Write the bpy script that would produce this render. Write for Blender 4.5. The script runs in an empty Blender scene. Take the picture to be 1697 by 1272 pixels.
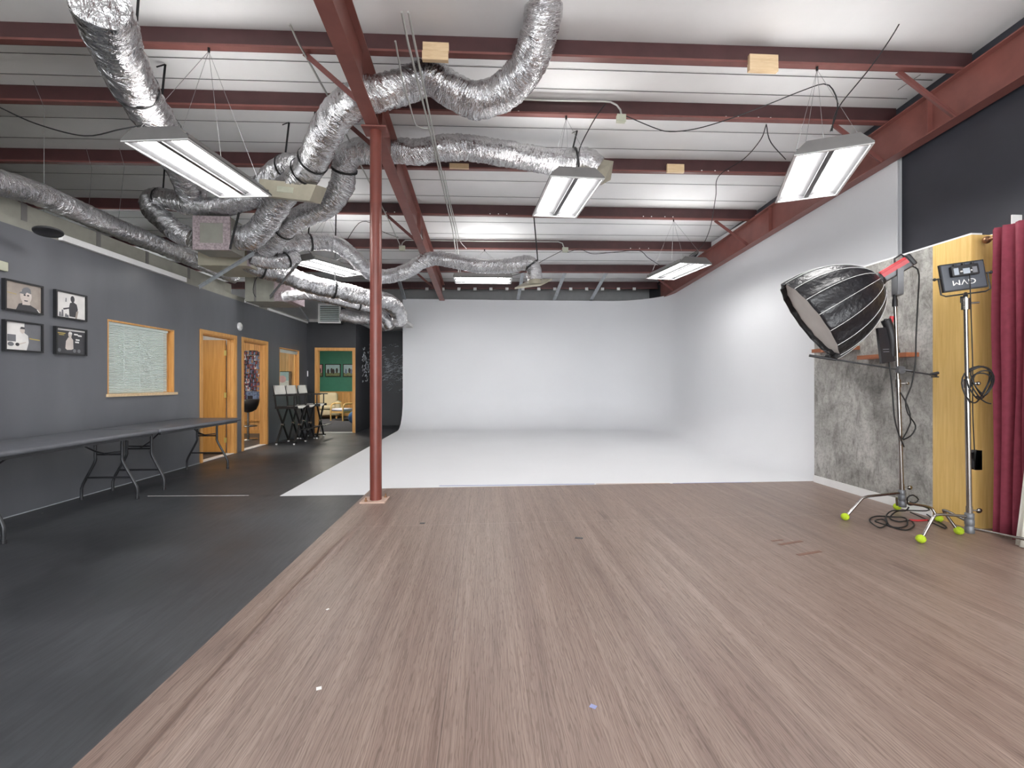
import bpy, math, random
from mathutils import Vector as V, Matrix, Euler, noise
random.seed(7)
C = bpy.context.scene.collection
PI = math.pi
# ------------------------------------------------------------------ camera model (1697 x 1272)
F, H, VX, HY, CX = 780., 1.27, 803., 634., 848.5
TH = math.atan((CX - VX) / F)
FW = V((math.sin(TH), math.cos(TH), 0)); RT = V((math.cos(TH), -math.sin(TH), 0)); UP = V((0, 0, 1))
CAM = V((0, 0, H))
def ray(px, py): return FW + RT * ((px - CX) / F) + UP * ((HY - py) / F)
def P(px, py, Y): d = ray(px, py); return CAM + d * (Y / d.y)
def PX(px, py, X): d = ray(px, py); return CAM + d * (X / d.x)
def PZ(px, py, Z): d = ray(px, py); return CAM + d * ((Z - H) / d.z)
SL = .0526
def PR(px, py, z0):                                   # on the sloping plane z = z0 - SL*Y
    d = ray(px, py); return CAM + d * ((z0 - H) / (d.z + SL * d.y))
def YL(px): return PX(px, HY, -4.49).y                # along the left wall
cam = bpy.data.cameras.new('camera'); co = bpy.data.objects.new('camera', cam); C.objects.link(co)
co.location = CAM; co.rotation_euler = (PI / 2, 0, -TH)
cam.sensor_width = 36; cam.lens = F / 1697 * 36; cam.shift_y = -2 / 1697; cam.clip_start = .05
sc = bpy.context.scene; sc.camera = co
sc.view_settings.view_transform = 'Standard'; sc.view_settings.look = 'None'
sc.view_settings.exposure = 0.5; sc.view_settings.gamma = 1
w = bpy.data.worlds.new('world'); sc.world = w; w.use_nodes = True
w.node_tree.nodes['Background'].inputs[0].default_value = (.95, .98, 1, 1)
w.node_tree.nodes['Background'].inputs[1].default_value = 6.2

# ------------------------------------------------------------------ materials
def lin(c):
    f = lambda x: x / 12.92 if x <= .04045 else ((x + .055) / 1.055) ** 2.4
    return tuple(f(x / 255) for x in c) + (1,)
class NT:
    def __init__(s, name):
        s.m = bpy.data.materials.new(name); s.m.use_nodes = True
        s.t = s.m.node_tree; s.b = s.t.nodes['Principled BSDF']
    def n(s, typ, **kw):
        nd = s.t.nodes.new(typ)
        for k, v in kw.items():
            if k.startswith('i_'):
                key = k[2:]; key = int(key) if key.isdigit() else key.replace('_', ' ')
                nd.inputs[key].default_value = v
            else: setattr(nd, k, v)
        return nd
    def l(s, a, b): s.t.links.new(a, b)
    def coords(s, scale=(1, 1, 1), rot=(0, 0, 0)):
        tc = s.n('ShaderNodeNewGeometry'); mp = s.n('ShaderNodeMapping')
        mp.inputs['Scale'].default_value = scale; mp.inputs['Rotation'].default_value = rot
        s.l(tc.outputs['Position'], mp.inputs['Vector']); return mp.outputs[0]
    def noise(s, vec, scale, detail=4, rough=.55, dist=0):
        nd = s.n('ShaderNodeTexNoise'); nd.inputs['Scale'].default_value = scale; nd.inputs['Detail'].default_value = detail
        nd.inputs['Roughness'].default_value = rough; nd.inputs['Distortion'].default_value = dist
        s.l(vec, nd.inputs['Vector']); return nd.outputs['Fac']
    def ramp(s, fac, stops, interp='LINEAR'):
        r = s.n('ShaderNodeValToRGB'); r.color_ramp.interpolation = interp
        e = r.color_ramp.elements
        while len(e) < len(stops): e.new(.5)
        for el, (p, c) in zip(e, stops): el.position = p; el.color = c
        s.l(fac, r.inputs[0]); return r.outputs[0]
    def mix(s, fac, a, b, mode='MIX'):
        m = s.n('ShaderNodeMix', data_type='RGBA', blend_type=mode)
        for sock, val in ((m.inputs[0], fac), (m.inputs[6], a), (m.inputs[7], b)):
            if hasattr(val, 'is_linked'): s.l(val, sock)
            else: sock.default_value = val
        return m.outputs[2]
    def math(s, op, a, b=0., c=None):
        m = s.n('ShaderNodeMath', operation=op)
        for i, v in enumerate((a, b) if c is None else (a, b, c)):
            if hasattr(v, 'is_linked'): s.l(v, m.inputs[i])
            else: m.inputs[i].default_value = v
        return m.outputs[0]
    def bump(s, h, strength, dist=.01):
        b = s.n('ShaderNodeBump'); b.inputs['Strength'].default_value = strength; b.inputs['Distance'].default_value = dist
        s.l(h, b.inputs['Height']); s.l(b.outputs[0], s.b.inputs['Normal'])
    def col(s, c): s.l(c, s.b.inputs['Base Color'])
    def set(s, rough=.5, metal=0, spec=.5):
        s.b.inputs['Roughness'].default_value = rough; s.b.inputs['Metallic'].default_value = metal
        s.b.inputs['Specular IOR Level'].default_value = spec
def plain(name, c, rough=.5, metal=0, var=.12, scale=6, bump=0, bscale=60, spec=.5):
    m = NT(name); m.set(rough, metal, spec); a = lin(c)
    d = tuple(x * (1 - var) for x in a[:3]) + (1,); e = tuple(min(1, x * (1 + var)) for x in a[:3]) + (1,)
    v = m.coords(); m.col(m.ramp(m.noise(v, scale), [(.3, d), (.7, e)]))
    if bump: m.bump(m.noise(v, bscale, 3), bump, .004 if bump < .5 else .014)
    return m.m
def emit(name, c, s):
    m = NT(name); m.b.inputs['Base Color'].default_value = (.8, .8, .8, 1)
    m.b.inputs['Emission Color'].default_value = c + (1,); m.b.inputs['Emission Strength'].default_value = s
    v = m.coords(); m.l(m.ramp(m.noise(v, 3), [(0, (.28, .28, .28, 1)), (1, (.3, .3, .3, 1))]), m.b.inputs['Roughness'])
    return m.m

def mat_vinyl():
    m = NT('vinyl_wood'); m.set(.42, 0, .45)
    geo = m.n('ShaderNodeNewGeometry'); sep = m.n('ShaderNodeSeparateXYZ'); m.l(geo.outputs['Position'], sep.inputs[0])
    x, y = sep.outputs[0], sep.outputs[1]
    pid = m.math('FLOOR', m.math('DIVIDE', m.math('ADD', x, 50), .19))
    wn = m.n('ShaderNodeTexWhiteNoise', noise_dimensions='1D'); m.l(pid, wn.inputs['W'])
    cb = m.n('ShaderNodeCombineXYZ'); m.l(x, cb.inputs[0]); m.l(m.math('ADD', y, m.math('MULTIPLY', wn.outputs[0], 9)), cb.inputs[1])
    def mp(sx, sy):
        n = m.n('ShaderNodeMapping'); n.inputs['Scale'].default_value = (sx, sy, 1); m.l(cb.outputs[0], n.inputs[0]); return n.outputs[0]
    broad = m.noise(mp(10, .3), 1, 4, .6)
    grain = m.noise(mp(70, 1.5), 1, 6, .7, .9)
    fine = m.noise(mp(260, 5), 1, 3, .6)
    base = m.ramp(broad, [(.28, lin((126, 106, 98))), (.5, lin((144, 125, 115))), (.72, lin((162, 143, 133)))])
    base = m.mix(m.math('MULTIPLY', wn.outputs[0], .22), base, lin((140, 115, 104)))
    g = m.ramp(grain, [(.36, (.74, .71, .70, 1)), (.5, (.97, .97, .97, 1)), (.7, (1.06, 1.05, 1.04, 1))])
    base = m.mix(1., base, g, 'MULTIPLY')
    wv = m.n('ShaderNodeTexWave', wave_type='BANDS', bands_direction='X', wave_profile='SIN'); wv.inputs['Scale'].default_value = 11; wv.inputs['Distortion'].default_value = 16; wv.inputs['Detail'].default_value = 3; wv.inputs['Detail Scale'].default_value = 1.1; wv.inputs['Detail Roughness'].default_value = .6; m.l(mp(2.2, .22), wv.inputs['Vector'])
    base = m.mix(.75, base, m.ramp(wv.outputs['Fac'], [(.0, (.66, .62, .60, 1)), (.32, (1, 1, 1, 1))]), 'MULTIPLY')
    f = m.ramp(fine, [(.36, (.60, .57, .56, 1)), (.52, (1.05, 1.05, 1.05, 1))])
    base = m.mix(.5, base, f, 'MULTIPLY')
    vo = m.n('ShaderNodeTexVoronoi'); vo.inputs['Scale'].default_value = 1; m.l(mp(2.4, .95), vo.inputs['Vector'])
    kd = m.math('ADD', vo.outputs['Distance'], m.math('MULTIPLY', m.math('SUBTRACT', m.noise(mp(26, 7), 1, 4, .6), .5), .16))
    ks = m.n('ShaderNodeSeparateColor'); m.l(vo.outputs['Color'], ks.inputs[0])
    kf = m.math('MULTIPLY', m.math('GREATER_THAN', ks.outputs[0], .45), .75)
    base = m.mix(kf, base, m.ramp(kd, [(.05, (.40, .39, .42, 1)), (.13, (.74, .72, .73, 1)), (.24, (1, 1, 1, 1))]), 'MULTIPLY')
    seam = m.math('LESS_THAN', m.math('ABSOLUTE', m.math('ADD', x, .157)), .0018)
    base = m.mix(m.math('MULTIPLY', seam, .6), base, (.07, .05, .045, 1))
    seam2 = m.math('LESS_THAN', m.math('ABSOLUTE', m.math('SUBTRACT', y, m.math('ADD', 4.24, m.math('MULTIPLY', x, .03)))), .003)
    base = m.mix(m.math('MULTIPLY', seam2, .35), base, (.5, .42, .38, 1))
    m.col(base); m.bump(m.math('ADD', grain, fine), .12, .002)
    m.l(m.ramp(broad, [(.2, (.36, .36, .36, 1)), (.8, (.46, .46, .46, 1))]), m.b.inputs['Roughness'])
    return m.m
def mat_floor():
    m = NT('black_floor'); m.set(.42, 0, .5); v = m.coords((1, 1, 1), (0, 0, .5))
    st = m.coords((14, 1.3, 1), (0, 0, 1.1))
    a = m.ramp(m.noise(v, .55, 5, .6), [(.3, lin((44, 45, 48))), (.7, lin((74, 76, 80)))])
    b = m.ramp(m.noise(st, 2.2, 5, .7, .8), [(.38, (.72, .72, .72, 1)), (.62, (1.2, 1.2, 1.2, 1))])
    c = m.mix(.7, a, b, 'MULTIPLY')
    dots = m.n('ShaderNodeTexVoronoi', feature='F1'); dots.inputs['Scale'].default_value = 3.3; m.l(v, dots.inputs['Vector'])
    spk = m.math('MULTIPLY', m.math('LESS_THAN', dots.outputs['Distance'], .022), m.math('GREATER_THAN', m.noise(v, 1.7, 2), .53))
    c = m.mix(m.math('MULTIPLY', spk, .6), c, lin((200, 198, 190)))
    m.col(c); m.l(m.ramp(m.noise(v, 1.1, 5), [(.3, (.33, .33, .33, 1)), (.7, (.52, .52, .52, 1))]), m.b.inputs['Roughness'])
    return m.m
def mat_foil():
    m = NT('foil'); m.set(.17, 1); at = m.n('ShaderNodeAttribute', attribute_name='sleeve')
    def mp(sc, src=at.outputs['Vector']):
        n = m.n('ShaderNodeMapping'); n.inputs['Scale'].default_value = sc; m.l(src, n.inputs[0]); return n.outputs[0]
    v = m.coords()
    m.col(m.ramp(m.noise(v, 4, 3), [(.3, (.56, .56, .58, 1)), (.7, (.82, .82, .83, 1))]))
    pleat = m.noise(mp((5, 5, 34)), 1, 3, .6, 1.6)
    crush = m.noise(mp((14, 14, 20)), 1, 4, .6, 1.2)
    m.bump(m.math('ADD', m.math('MULTIPLY', pleat, 1.1), m.math('MULTIPLY', crush, .5)), .85, .03)
    return m.m
def mat_concrete():
    m = NT('concrete_print'); m.set(.6); v = m.coords(); st = m.coords((1, 1, .35))
    a = m.ramp(m.noise(v, 1.6, 7, .68, .8), [(.3, lin((108, 106, 103))), (.5, lin((160, 158, 154))), (.68, lin((194, 192, 188)))])
    b = m.ramp(m.noise(st, 9, 8, .78, .7), [(.38, (.52, .51, .50, 1)), (.52, (1, 1, 1, 1))])
    c = m.ramp(m.noise(v, 34, 6, .75, .4), [(.38, (.62, .62, .61, 1)), (.5, (1, 1, 1, 1)), (.66, (1.14, 1.14, 1.14, 1))])
    m.col(m.mix(.7, m.mix(.8, a, b, 'MULTIPLY'), c, 'MULTIPLY')); return m.m
def wood(name, c1, c2, scale=(1, 1, 1), rough=.45, bands=0, axis=0):
    m = NT(name); m.set(rough); v = m.coords(scale)
    base = m.ramp(m.noise(v, 3, 4, .6, .6), [(.3, lin(c1)), (.7, lin(c2))])
    if bands:
        geo = m.n('ShaderNodeNewGeometry'); sep = m.n('ShaderNodeSeparateXYZ'); m.l(geo.outputs['Position'], sep.inputs[0])
        q = m.math('DIVIDE', m.math('ADD', sep.outputs[axis], 50), bands)
        wn = m.n('ShaderNodeTexWhiteNoise', noise_dimensions='1D'); m.l(m.math('FLOOR', q), wn.inputs['W'])
        base = m.mix(1, base, m.ramp(wn.outputs[0], [(0, (.78, .74, .7, 1)), (1, (1.1, 1.1, 1.1, 1))]), 'MULTIPLY')
        base = m.mix(m.math('MULTIPLY', m.math('LESS_THAN', m.math('FRACT', q), .06), .6), base, (.1, .05, .02, 1))
    m.col(base); return m.m
def mat_leftwall():
    m = NT('charcoal_paint'); m.set(.4, 0, .9); v = m.coords(); vs = m.coords((1, 1, .3))
    a = m.ramp(m.noise(vs, 1.2, 4), [(.3, lin((80, 82, 88))), (.7, lin((100, 102, 108)))])
    dots = m.n('ShaderNodeTexVoronoi'); dots.inputs['Scale'].default_value = 2.6; m.l(v, dots.inputs['Vector'])
    c = m.mix(m.math('MULTIPLY', m.math('LESS_THAN', dots.outputs['Distance'], .02), .5), a, lin((60, 60, 64)))
    m.col(c); m.l(m.ramp(m.noise(v, .8, 2), [(.3, (.31, .31, .31, 1)), (.7, (.36, .36, .36, 1))]), m.b.inputs['Roughness']); return m.m
def mat_glass():
    m = NT('window_glass'); t = m.t; out = t.nodes['Material Output']
    tr = m.n('ShaderNodeBsdfTransparent'); gl = m.n('ShaderNodeBsdfGlossy'); gl.inputs['Roughness'].default_value = .03
    tr.inputs[0].default_value = (.95, .97, .96, 1)
    fr = m.n('ShaderNodeFresnel'); ge = m.n('ShaderNodeNewGeometry'); m.l(m.math('MULTIPLY_ADD', ge.outputs['Backfacing'], 1/1.45-1.45, 1.45), fr.inputs['IOR']); mx = m.n('ShaderNodeMixShader'); m.l(fr.outputs[0], mx.inputs[0]); m.l(tr.outputs[0], mx.inputs[1]); m.l(gl.outputs[0], mx.inputs[2])
    m.l(mx.outputs[0], out.inputs[0]); return m.m

M = dict(
    vinyl=mat_vinyl(), floor=mat_floor(), foil=mat_foil(), concrete=mat_concrete(), charcoal=mat_leftwall(), glass=mat_glass(),
    cyc=plain('cyc_white', (226, 227, 230), .55, var=.015, scale=.8),
    ceil=plain('insulation_white', (238, 238, 238), .6, var=.04, scale=1.2, bump=.15, bscale=9),
    upper=plain('liner_grey', (176, 177, 178), .6, var=.05),
    navy=plain('navy_paint', (58, 59, 67), .5, var=.12, scale=1.5),
    black=plain('black_paint', (42, 43, 47), .5, var=.15, scale=2),
    darkgap=plain('dark_liner', (44, 44, 46), .8, var=.2, scale=1),
    red=plain('red_oxide', (118, 72, 67), .45, var=.14, scale=5, bump=.05),
    redhi=plain('red_oxide_column', (130, 80, 73), .38, var=.14, scale=4, bump=.06),
    plate=plain('plate_primer', (196, 168, 152), .55, var=.15, scale=12),
    purlin=plain('purlin_red', (74, 45, 46), .42, var=.16, scale=4),
    galv=plain('galvanised', (176, 180, 184), .4, .7, var=.15, scale=14),
    housing=plain('fixture_housing', (118, 116, 115), .4, .3, var=.06),
    white=plain('white_enamel', (232, 232, 232), .35, var=.03),
    reflect=plain('reflector_aluminium', (98, 98, 100), .35, var=.03), redcol=plain('red_oxide_pipe', (116, 60, 51), .36, var=.14, scale=4, bump=.06),
    tube=emit('lamp_glow', (1., .985, .96), 30.), added_uplight=emit('added_uplight_glow', (1., .985, .97), 18.), office=emit('office_lamp_glow', (1., .93, .82), 36.),
    trunk=plain('ductboard', (148, 147, 138), .5, .15, var=.12, scale=5),
    tan=plain('diffuser_tan', (170, 164, 146), .5, var=.08, scale=7),
    tape=plain('foil_tape_pink', (168, 154, 158), .4, .4, var=.35, scale=40),
    wire=plain('steel_wire', (150, 150, 150), .4, .6), cable=plain('black_cable', (22, 22, 24), .5),
    conduit=plain('conduit_grey', (176, 176, 172), .4, .4), boxgrey=plain('junction_box_grey', (176, 178, 160), .5),
    oak=wood('honey_oak', (196, 140, 76), (222, 168, 100), (9, 9, .7)),
    oakleaf=wood('door_oak', (190, 132, 62), (212, 156, 84), (14, 14, .6)),
    panel=wood('knotty_panel', (208, 152, 90), (234, 184, 120), (10, 10, .8), .4, .11, 0),
    block=wood('raw_pine', (208, 178, 138), (228, 202, 164), (2, 14, 14)),
    yellow=wood('yellow_wood', (206, 168, 94), (224, 190, 122), (14, 14, .7)),
    shelf=wood('shelf_wood', (134, 78, 50), (160, 98, 66), (6, 1, 20)),
    blind=plain('blind_white', (222, 232, 230), .5, var=.02), green=plain('green_paint', (58, 128, 108), .55, var=.06),
    carpet=plain('dark_carpet', (66, 66, 74), .9, var=.25, scale=60),
    tabletop=plain('table_plastic', (98, 100, 106), .4, var=.1, scale=10, bump=.1, bscale=200),
    tableleg=plain('table_leg_grey', (58, 59, 62), .35, .5), canvas=plain('white_canvas', (236, 234, 226), .8, var=.03, bump=.1, bscale=200),
    blackwood=plain('black_wood', (26, 25, 26), .35), chrome=plain('chrome', (158, 155, 152), .2, 1., var=.06),
    cast=plain('cast_grey', (112, 114, 118), .5, .5, var=.2, scale=20), ball=plain('tennis_felt', (170, 194, 38), .9, var=.12, scale=80, bump=.4, bscale=220),
    nylon=plain('black_nylon', (30, 30, 34), .36, var=.3, scale=14, bump=.8, bscale=20), piping=plain('white_piping', (225, 225, 225), .6),
    diffuse=plain('diffusion_cloth', (206, 202, 198), .7, var=.05, scale=5, bump=.3, bscale=14),
    dark=plain('dark_plastic', (38, 38, 41), .45), redp=plain('red_anodised', (196, 52, 60), .35), gunmetal=plain('gunmetal', (96, 96, 98), .4, .5),
    panelgrey=plain('led_back_grey', (78, 82, 90), .45), screen=plain('screen_grey', (168, 176, 186), .25),
    curtain=plain('burgundy_cloth', (142, 58, 76), .8, var=.12, scale=20), bronze=plain('bronze', (150, 112, 84), .35, .6),
    frame=plain('black_frame', (28, 28, 31), .35), ink=plain('photo_dark', (62, 62, 66), .4), paper=plain('photo_white', (226, 224, 222), .4),
    grey=plain('photo_grey', (112, 113, 118), .4), sepia=plain('photo_warm_grey', (160, 150, 142), .4, var=.25, scale=5), skin=plain('photo_light', (206, 196, 190), .4),
    gold=plain('photo_gold', (186, 166, 92), .5), beige=plain('beige_cloth', (208, 194, 164), .85, var=.06, bump=.2),
    birch=plain('birch', (226, 186, 120), .45), lilac=plain('lilac_cushion', (206, 206, 222), .8), blue=plain('blue_vinyl', (62, 112, 168), .4),
    sky=plain('photo_sky', (168, 196, 206), .4), field=plain('photo_field', (120, 130, 96), .4, var=.4, scale=30), pink=plain('photo_pink', (222, 170, 176), .4),
    chalk=plain('chalk_white', (170, 176, 182), .8), masking=plain('blue_tape', (150, 156, 200), .6), brown=plain('brown_tape', (126, 92, 78), .5),
    c1=plain('print_red', (128, 62, 64), .4, var=.5, scale=25), c2=plain('print_violet', (70, 62, 90), .4, var=.6, scale=25), c3=plain('print_blue', (104, 120, 150), .4, var=.5, scale=25),
    c4=plain('print_black', (38, 34, 40), .4, var=.6, scale=25), c5=plain('print_pale', (206, 204, 204), .4, var=.2, scale=25), c6=plain('print_amber', (160, 116, 76), .4, var=.4, scale=25),
)

# ------------------------------------------------------------------ mesh builder
class MB:
    def __init__(s): s.v = []; s.f = []; s.mi = []; s.sm = []
    def add(s, vs, fs, mi=0, smooth=False):
        o = len(s.v); s.v += [tuple(v) for v in vs]
        for f in fs: s.f.append([o + i for i in f]); s.mi.append(mi); s.sm.append(smooth)
        return s
    def box(s, lo, hi, mi=0, mat=None, bev=0):
        x0, y0, z0 = lo; x1, y1, z1 = hi
        vs = [V(p) for p in ((x0,y0,z0),(x1,y0,z0),(x1,y1,z0),(x0,y1,z0),(x0,y0,z1),(x1,y0,z1),(x1,y1,z1),(x0,y1,z1))]
        if mat: vs = [mat @ v for v in vs]
        return s.add(vs, [(0,3,2,1),(4,5,6,7),(0,1,5,4),(1,2,6,5),(2,3,7,6),(3,0,4,7)], mi)
    def rbox(s, lo, hi, r=.03, mi=0, mat=None, n=3):            # rounded box (soft cushions, cases)
        lo, hi = V(lo), V(hi); c = (lo + hi) / 2; h = (hi - lo) / 2; r = min(r, min(h) * .98)
        N = 2 * n + 2; g = []
        for i in range(N):
            a = (i if i <= n else i - 1) / n - 1                    # -1..1 with a doubled middle
            g.append((a, -1 if i <= n else 1))
        def pt(u, w):                                                # u lat, w lon
            pass
        K = 4 * (n + 1); rows = []
        for i in range(N):
            la = (g[i][0]) * PI / 2 if n else 0
            sz = g[i][1]; row = []
            for q in range(4):
                for j in range(n + 1):
                    lo_ = q * PI / 2 + j / n * PI / 2
                    sx = 1 if q in (0, 3) else -1; sy = 1 if q in (0, 1) else -1
                    p = V((sx * (h.x - r) + r * math.cos(la) * math.cos(lo_), sy * (h.y - r) + r * math.cos(la) * math.sin(lo_), sz * (h.z - r) + r * math.sin(la))) + c
                    row.append(mat @ p if mat else p)
            rows.append(row)
        vs = [p for r_ in rows for p in r_]; fs = []
        for i in range(N - 1):
            for j in range(K): fs.append((i*K+j, i*K+(j+1)%K, (i+1)*K+(j+1)%K, (i+1)*K+j))
        s.add(vs, fs, mi, True)
        o = len(s.v) - len(vs)
        s.f.append([o + j for j in reversed(range(K))]); s.mi.append(mi); s.sm.append(True)
        s.f.append([o + (N-1)*K + j for j in range(K)]); s.mi.append(mi); s.sm.append(True)
        return s
    def bar(s, a, b, w, h, mi=0, up=UP):                         # rectangular bar from a to b
        a, b = V(a), V(b); d = (b - a).normalized(); u = V(up)
        if abs(d.dot(u)) > .98: u = V((0, 1, 0))
        x = d.cross(u).normalized(); u = x.cross(d)
        c = [x*w/2*i + u*h/2*j for i, j in ((-1,-1),(1,-1),(1,1),(-1,1))]
        return s.add([a+q for q in c] + [b+q for q in c], [(0,1,2,3),(7,6,5,4),(0,4,5,1),(1,5,6,2),(2,6,7,3),(3,7,4,0)], mi)
    def tube(s, pts, r, n=8, mi=0, cap=True, smooth=True, wob=None):
        pts = [V(p) for p in pts]; m = len(pts); rr = r if callable(r) else (lambda i: r)
        u = None; vs = []
        for i, p in enumerate(pts):
            d = (pts[min(i+1, m-1)] - pts[max(i-1, 0)]).normalized()
            if u is None:
                u = V((0, 0, 1)) if abs(d.z) < .9 else V((1, 0, 0))
            u = (u - d * u.dot(d)).normalized(); x = d.cross(u)
            for k in range(n):
                a = 2 * PI * k / n; q = rr(i)
                if wob: q = wob(i, k, q)
                vs.append(p + (u * math.cos(a) + x * math.sin(a)) * q)
        fs = [(i*n+k, i*n+(k+1)%n, (i+1)*n+(k+1)%n, (i+1)*n+k) for i in range(m-1) for k in range(n)]
        fs = [f[::-1] for f in fs]
        s.add(vs, fs, mi, smooth)
        if cap: s.add(vs[:n], [tuple(range(n))], mi); s.add(vs[-n:], [tuple(reversed(range(n)))], mi)
        return s
    def lathe(s, prof, base, axis=(0,0,1), n=20, mi=0, smooth=True):   # prof: (r, t along axis)
        base = V(base); d = V(axis).normalized(); u = V((1,0,0)) if abs(d.x) < .9 else V((0,1,0))
        u = (u - d*u.dot(d)).normalized(); x = d.cross(u); vs = []
        for r, t in prof:
            for k in range(n):
                a = 2*PI*k/n; vs.append(base + d*t + (u*math.cos(a) + x*math.sin(a))*r)
        m = len(prof); fs = [(i*n+k, i*n+(k+1)%n, (i+1)*n+(k+1)%n, (i+1)*n+k) for i in range(m-1) for k in range(n)]
        s.add(vs, fs, mi, smooth)
        if prof[0][0] > 1e-5: s.add(vs[:n], [tuple(reversed(range(n)))], mi)
        if prof[-1][0] > 1e-5: s.add(vs[-n:], [tuple(range(n))], mi)
        return s
    def ball(s, c, r, n=14, mi=0, sc_=(1,1,1)):
        c = V(c); m = n//2; vs = []; fs = []
        for i in range(m+1):
            a = -PI/2 + PI*i/m
            for k in range(n):
                b = 2*PI*k/n; vs.append(c + V((math.cos(a)*math.cos(b)*r*sc_[0], math.cos(a)*math.sin(b)*r*sc_[1], math.sin(a)*r*sc_[2])))
        for i in range(m):
            for k in range(n): fs.append((i*n+k, i*n+(k+1)%n, (i+1)*n+(k+1)%n, (i+1)*n+k))
        return s.add(vs, fs, mi, True)
    def build(s, name, mats, parent=None, local=False):
        me = bpy.data.meshes.new(name); me.from_pydata(s.v, [], s.f)
        for m in (mats if isinstance(mats, (list, tuple)) else [mats]): me.materials.append(M[m] if isinstance(m, str) else m)
        me.polygons.foreach_set('material_index', s.mi); me.polygons.foreach_set('use_smooth', s.sm); me.update()
        o = bpy.data.objects.new(name, me); C.objects.link(o)
        if parent:
            o.parent = parent
            if not local:
                b = Matrix.Identity(4); q = parent
                while q: b = b @ Matrix.Identity(4); q = q.parent
                o.matrix_parent_inverse = WORLD[parent.name].inverted()
        WORLD[o.name] = Matrix.Identity(4) if not local else (WORLD[parent.name] if parent else Matrix.Identity(4))
        return o
WORLD = {}
def thing(name, label, cat, loc=(0,0,0), rz=0, group=None):
    o = bpy.data.objects.new(name, None); C.objects.link(o); o.location = loc; o.rotation_euler = (0,0,rz); o.empty_display_size = .1
    WORLD[o.name] = Matrix.Translation(V(loc)) @ Matrix.Rotation(rz, 4, 'Z')
    return tag(o, label, cat, group)
def tag(o, label, cat, group=None):
    o['label'] = label; o['category'] = cat
    if group: o['group'] = group
    return o
def struct(o): o['kind'] = 'structure'; return o
def copy_thing(root, loc, rz, label):
    r = root.copy(); C.objects.link(r); r.location = loc; r.rotation_euler = (0,0,rz); r['label'] = label
    for ch in list(root.children):
        c = ch.copy(); C.objects.link(c); c.parent = r
        for g in list(ch.children):
            d = g.copy(); C.objects.link(d); d.parent = c
    return r
def spline(pts, step=.03):                                        # Catmull-Rom through 3-D points
    pts = [V(p) for p in pts]; pts = [pts[0]*2 - pts[1]] + pts + [pts[-1]*2 - pts[-2]]; out = []
    for i in range(1, len(pts)-2):
        a, b, c, d = pts[i-1:i+3]; n = max(2, int((c-b).length/step))
        for k in range(n):
            t = k/n; out.append(.5*((2*b) + (c-a)*t + (2*a-5*b+4*c-d)*t*t + (3*b-a-3*c+d)*t**3))
    out.append(pts[-2]); return out
def rect_wall(fixed, lo, hi, axis, th, z0, z1, holes):               # wall slab with rectangular openings; axis 0: runs in x, 1: runs in y
    m = MB(); us = sorted({lo, hi} | {h[0] for h in holes} | {h[1] for h in holes}); zs = sorted({z0, z1} | {h[2] for h in holes} | {h[3] for h in holes})
    for a, b in zip(us, us[1:]):
        for c, d in zip(zs, zs[1:]):
            um, zm = (a+b)/2, (c+d)/2
            if any(h[0] < um < h[1] and h[2] < zm < h[3] for h in holes): continue
            if axis == 1: m.box((fixed, a, c), (fixed+th, b, d))
            else: m.box((a, fixed, c), (b, fixed+th, d))
    return m

# ------------------------------------------------------------------ the setting
XL, XR, YB, YE = -4.49, 5.0, 12.2, 14.2
struct(MB().box((-11, -7, -.1), (5.3, 19.5, 0)).build('floor', 'floor'))
def roofz(Y): return 4.92 - SL*Y
ce = MB(); ce.add([(-11,-7,roofz(-7)),(5.3,-7,roofz(-7)),(5.3,14.5,roofz(14.5)),(-11,14.5,roofz(14.5)),(-11,-7,roofz(-7)+.1),(5.3,-7,roofz(-7)+.1),(5.3,14.5,roofz(14.5)+.1),(-11,14.5,roofz(14.5)+.1)],
    [(0,3,2,1),(4,5,6,7),(0,1,5,4),(1,2,6,5),(2,3,7,6),(3,0,4,7)])
ceiling = struct(ce.build('ceiling', 'ceil'))
PUR = [((0,73.2),(1595,122)), ((0,171.5),(1461,208)), ((0,270.3),(1260,290.6)), ((562,355),(1248,366.6)), ((660,412.5),(1182,416.6)), ((724,451.3),(1096,452.9)), ((700,479),(1096,479.0))]
pl = []
for a, b in PUR:
    A, B = PR(*a, 4.70), PR(*b, 4.70); s_ = (B.y-A.y)/(B.x-A.x); pl.append((A.y - s_*A.x, s_))
for i in range(6):
    for t in (.45, .8):
        q = [pl[i][k]*(1-t) + pl[i+1][k]*t for k in (0, 1)]
        yl, yr = q[0]+q[1]*-10.5, q[0]+q[1]*5.0
        MB().tube([(-10.5, yl, roofz(yl)-.006), (5.0, yr, roofz(yr)-.006)], .0032, 5).build('insulation_strap', 'gunmetal', ceiling)
for yy in (2.9, 3.6):
    MB().tube([(-10.5, yy, roofz(yy)-.006), (5, yy, roofz(yy)-.006)], .0032, 5).build('insulation_strap', 'gunmetal', ceiling)
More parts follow.
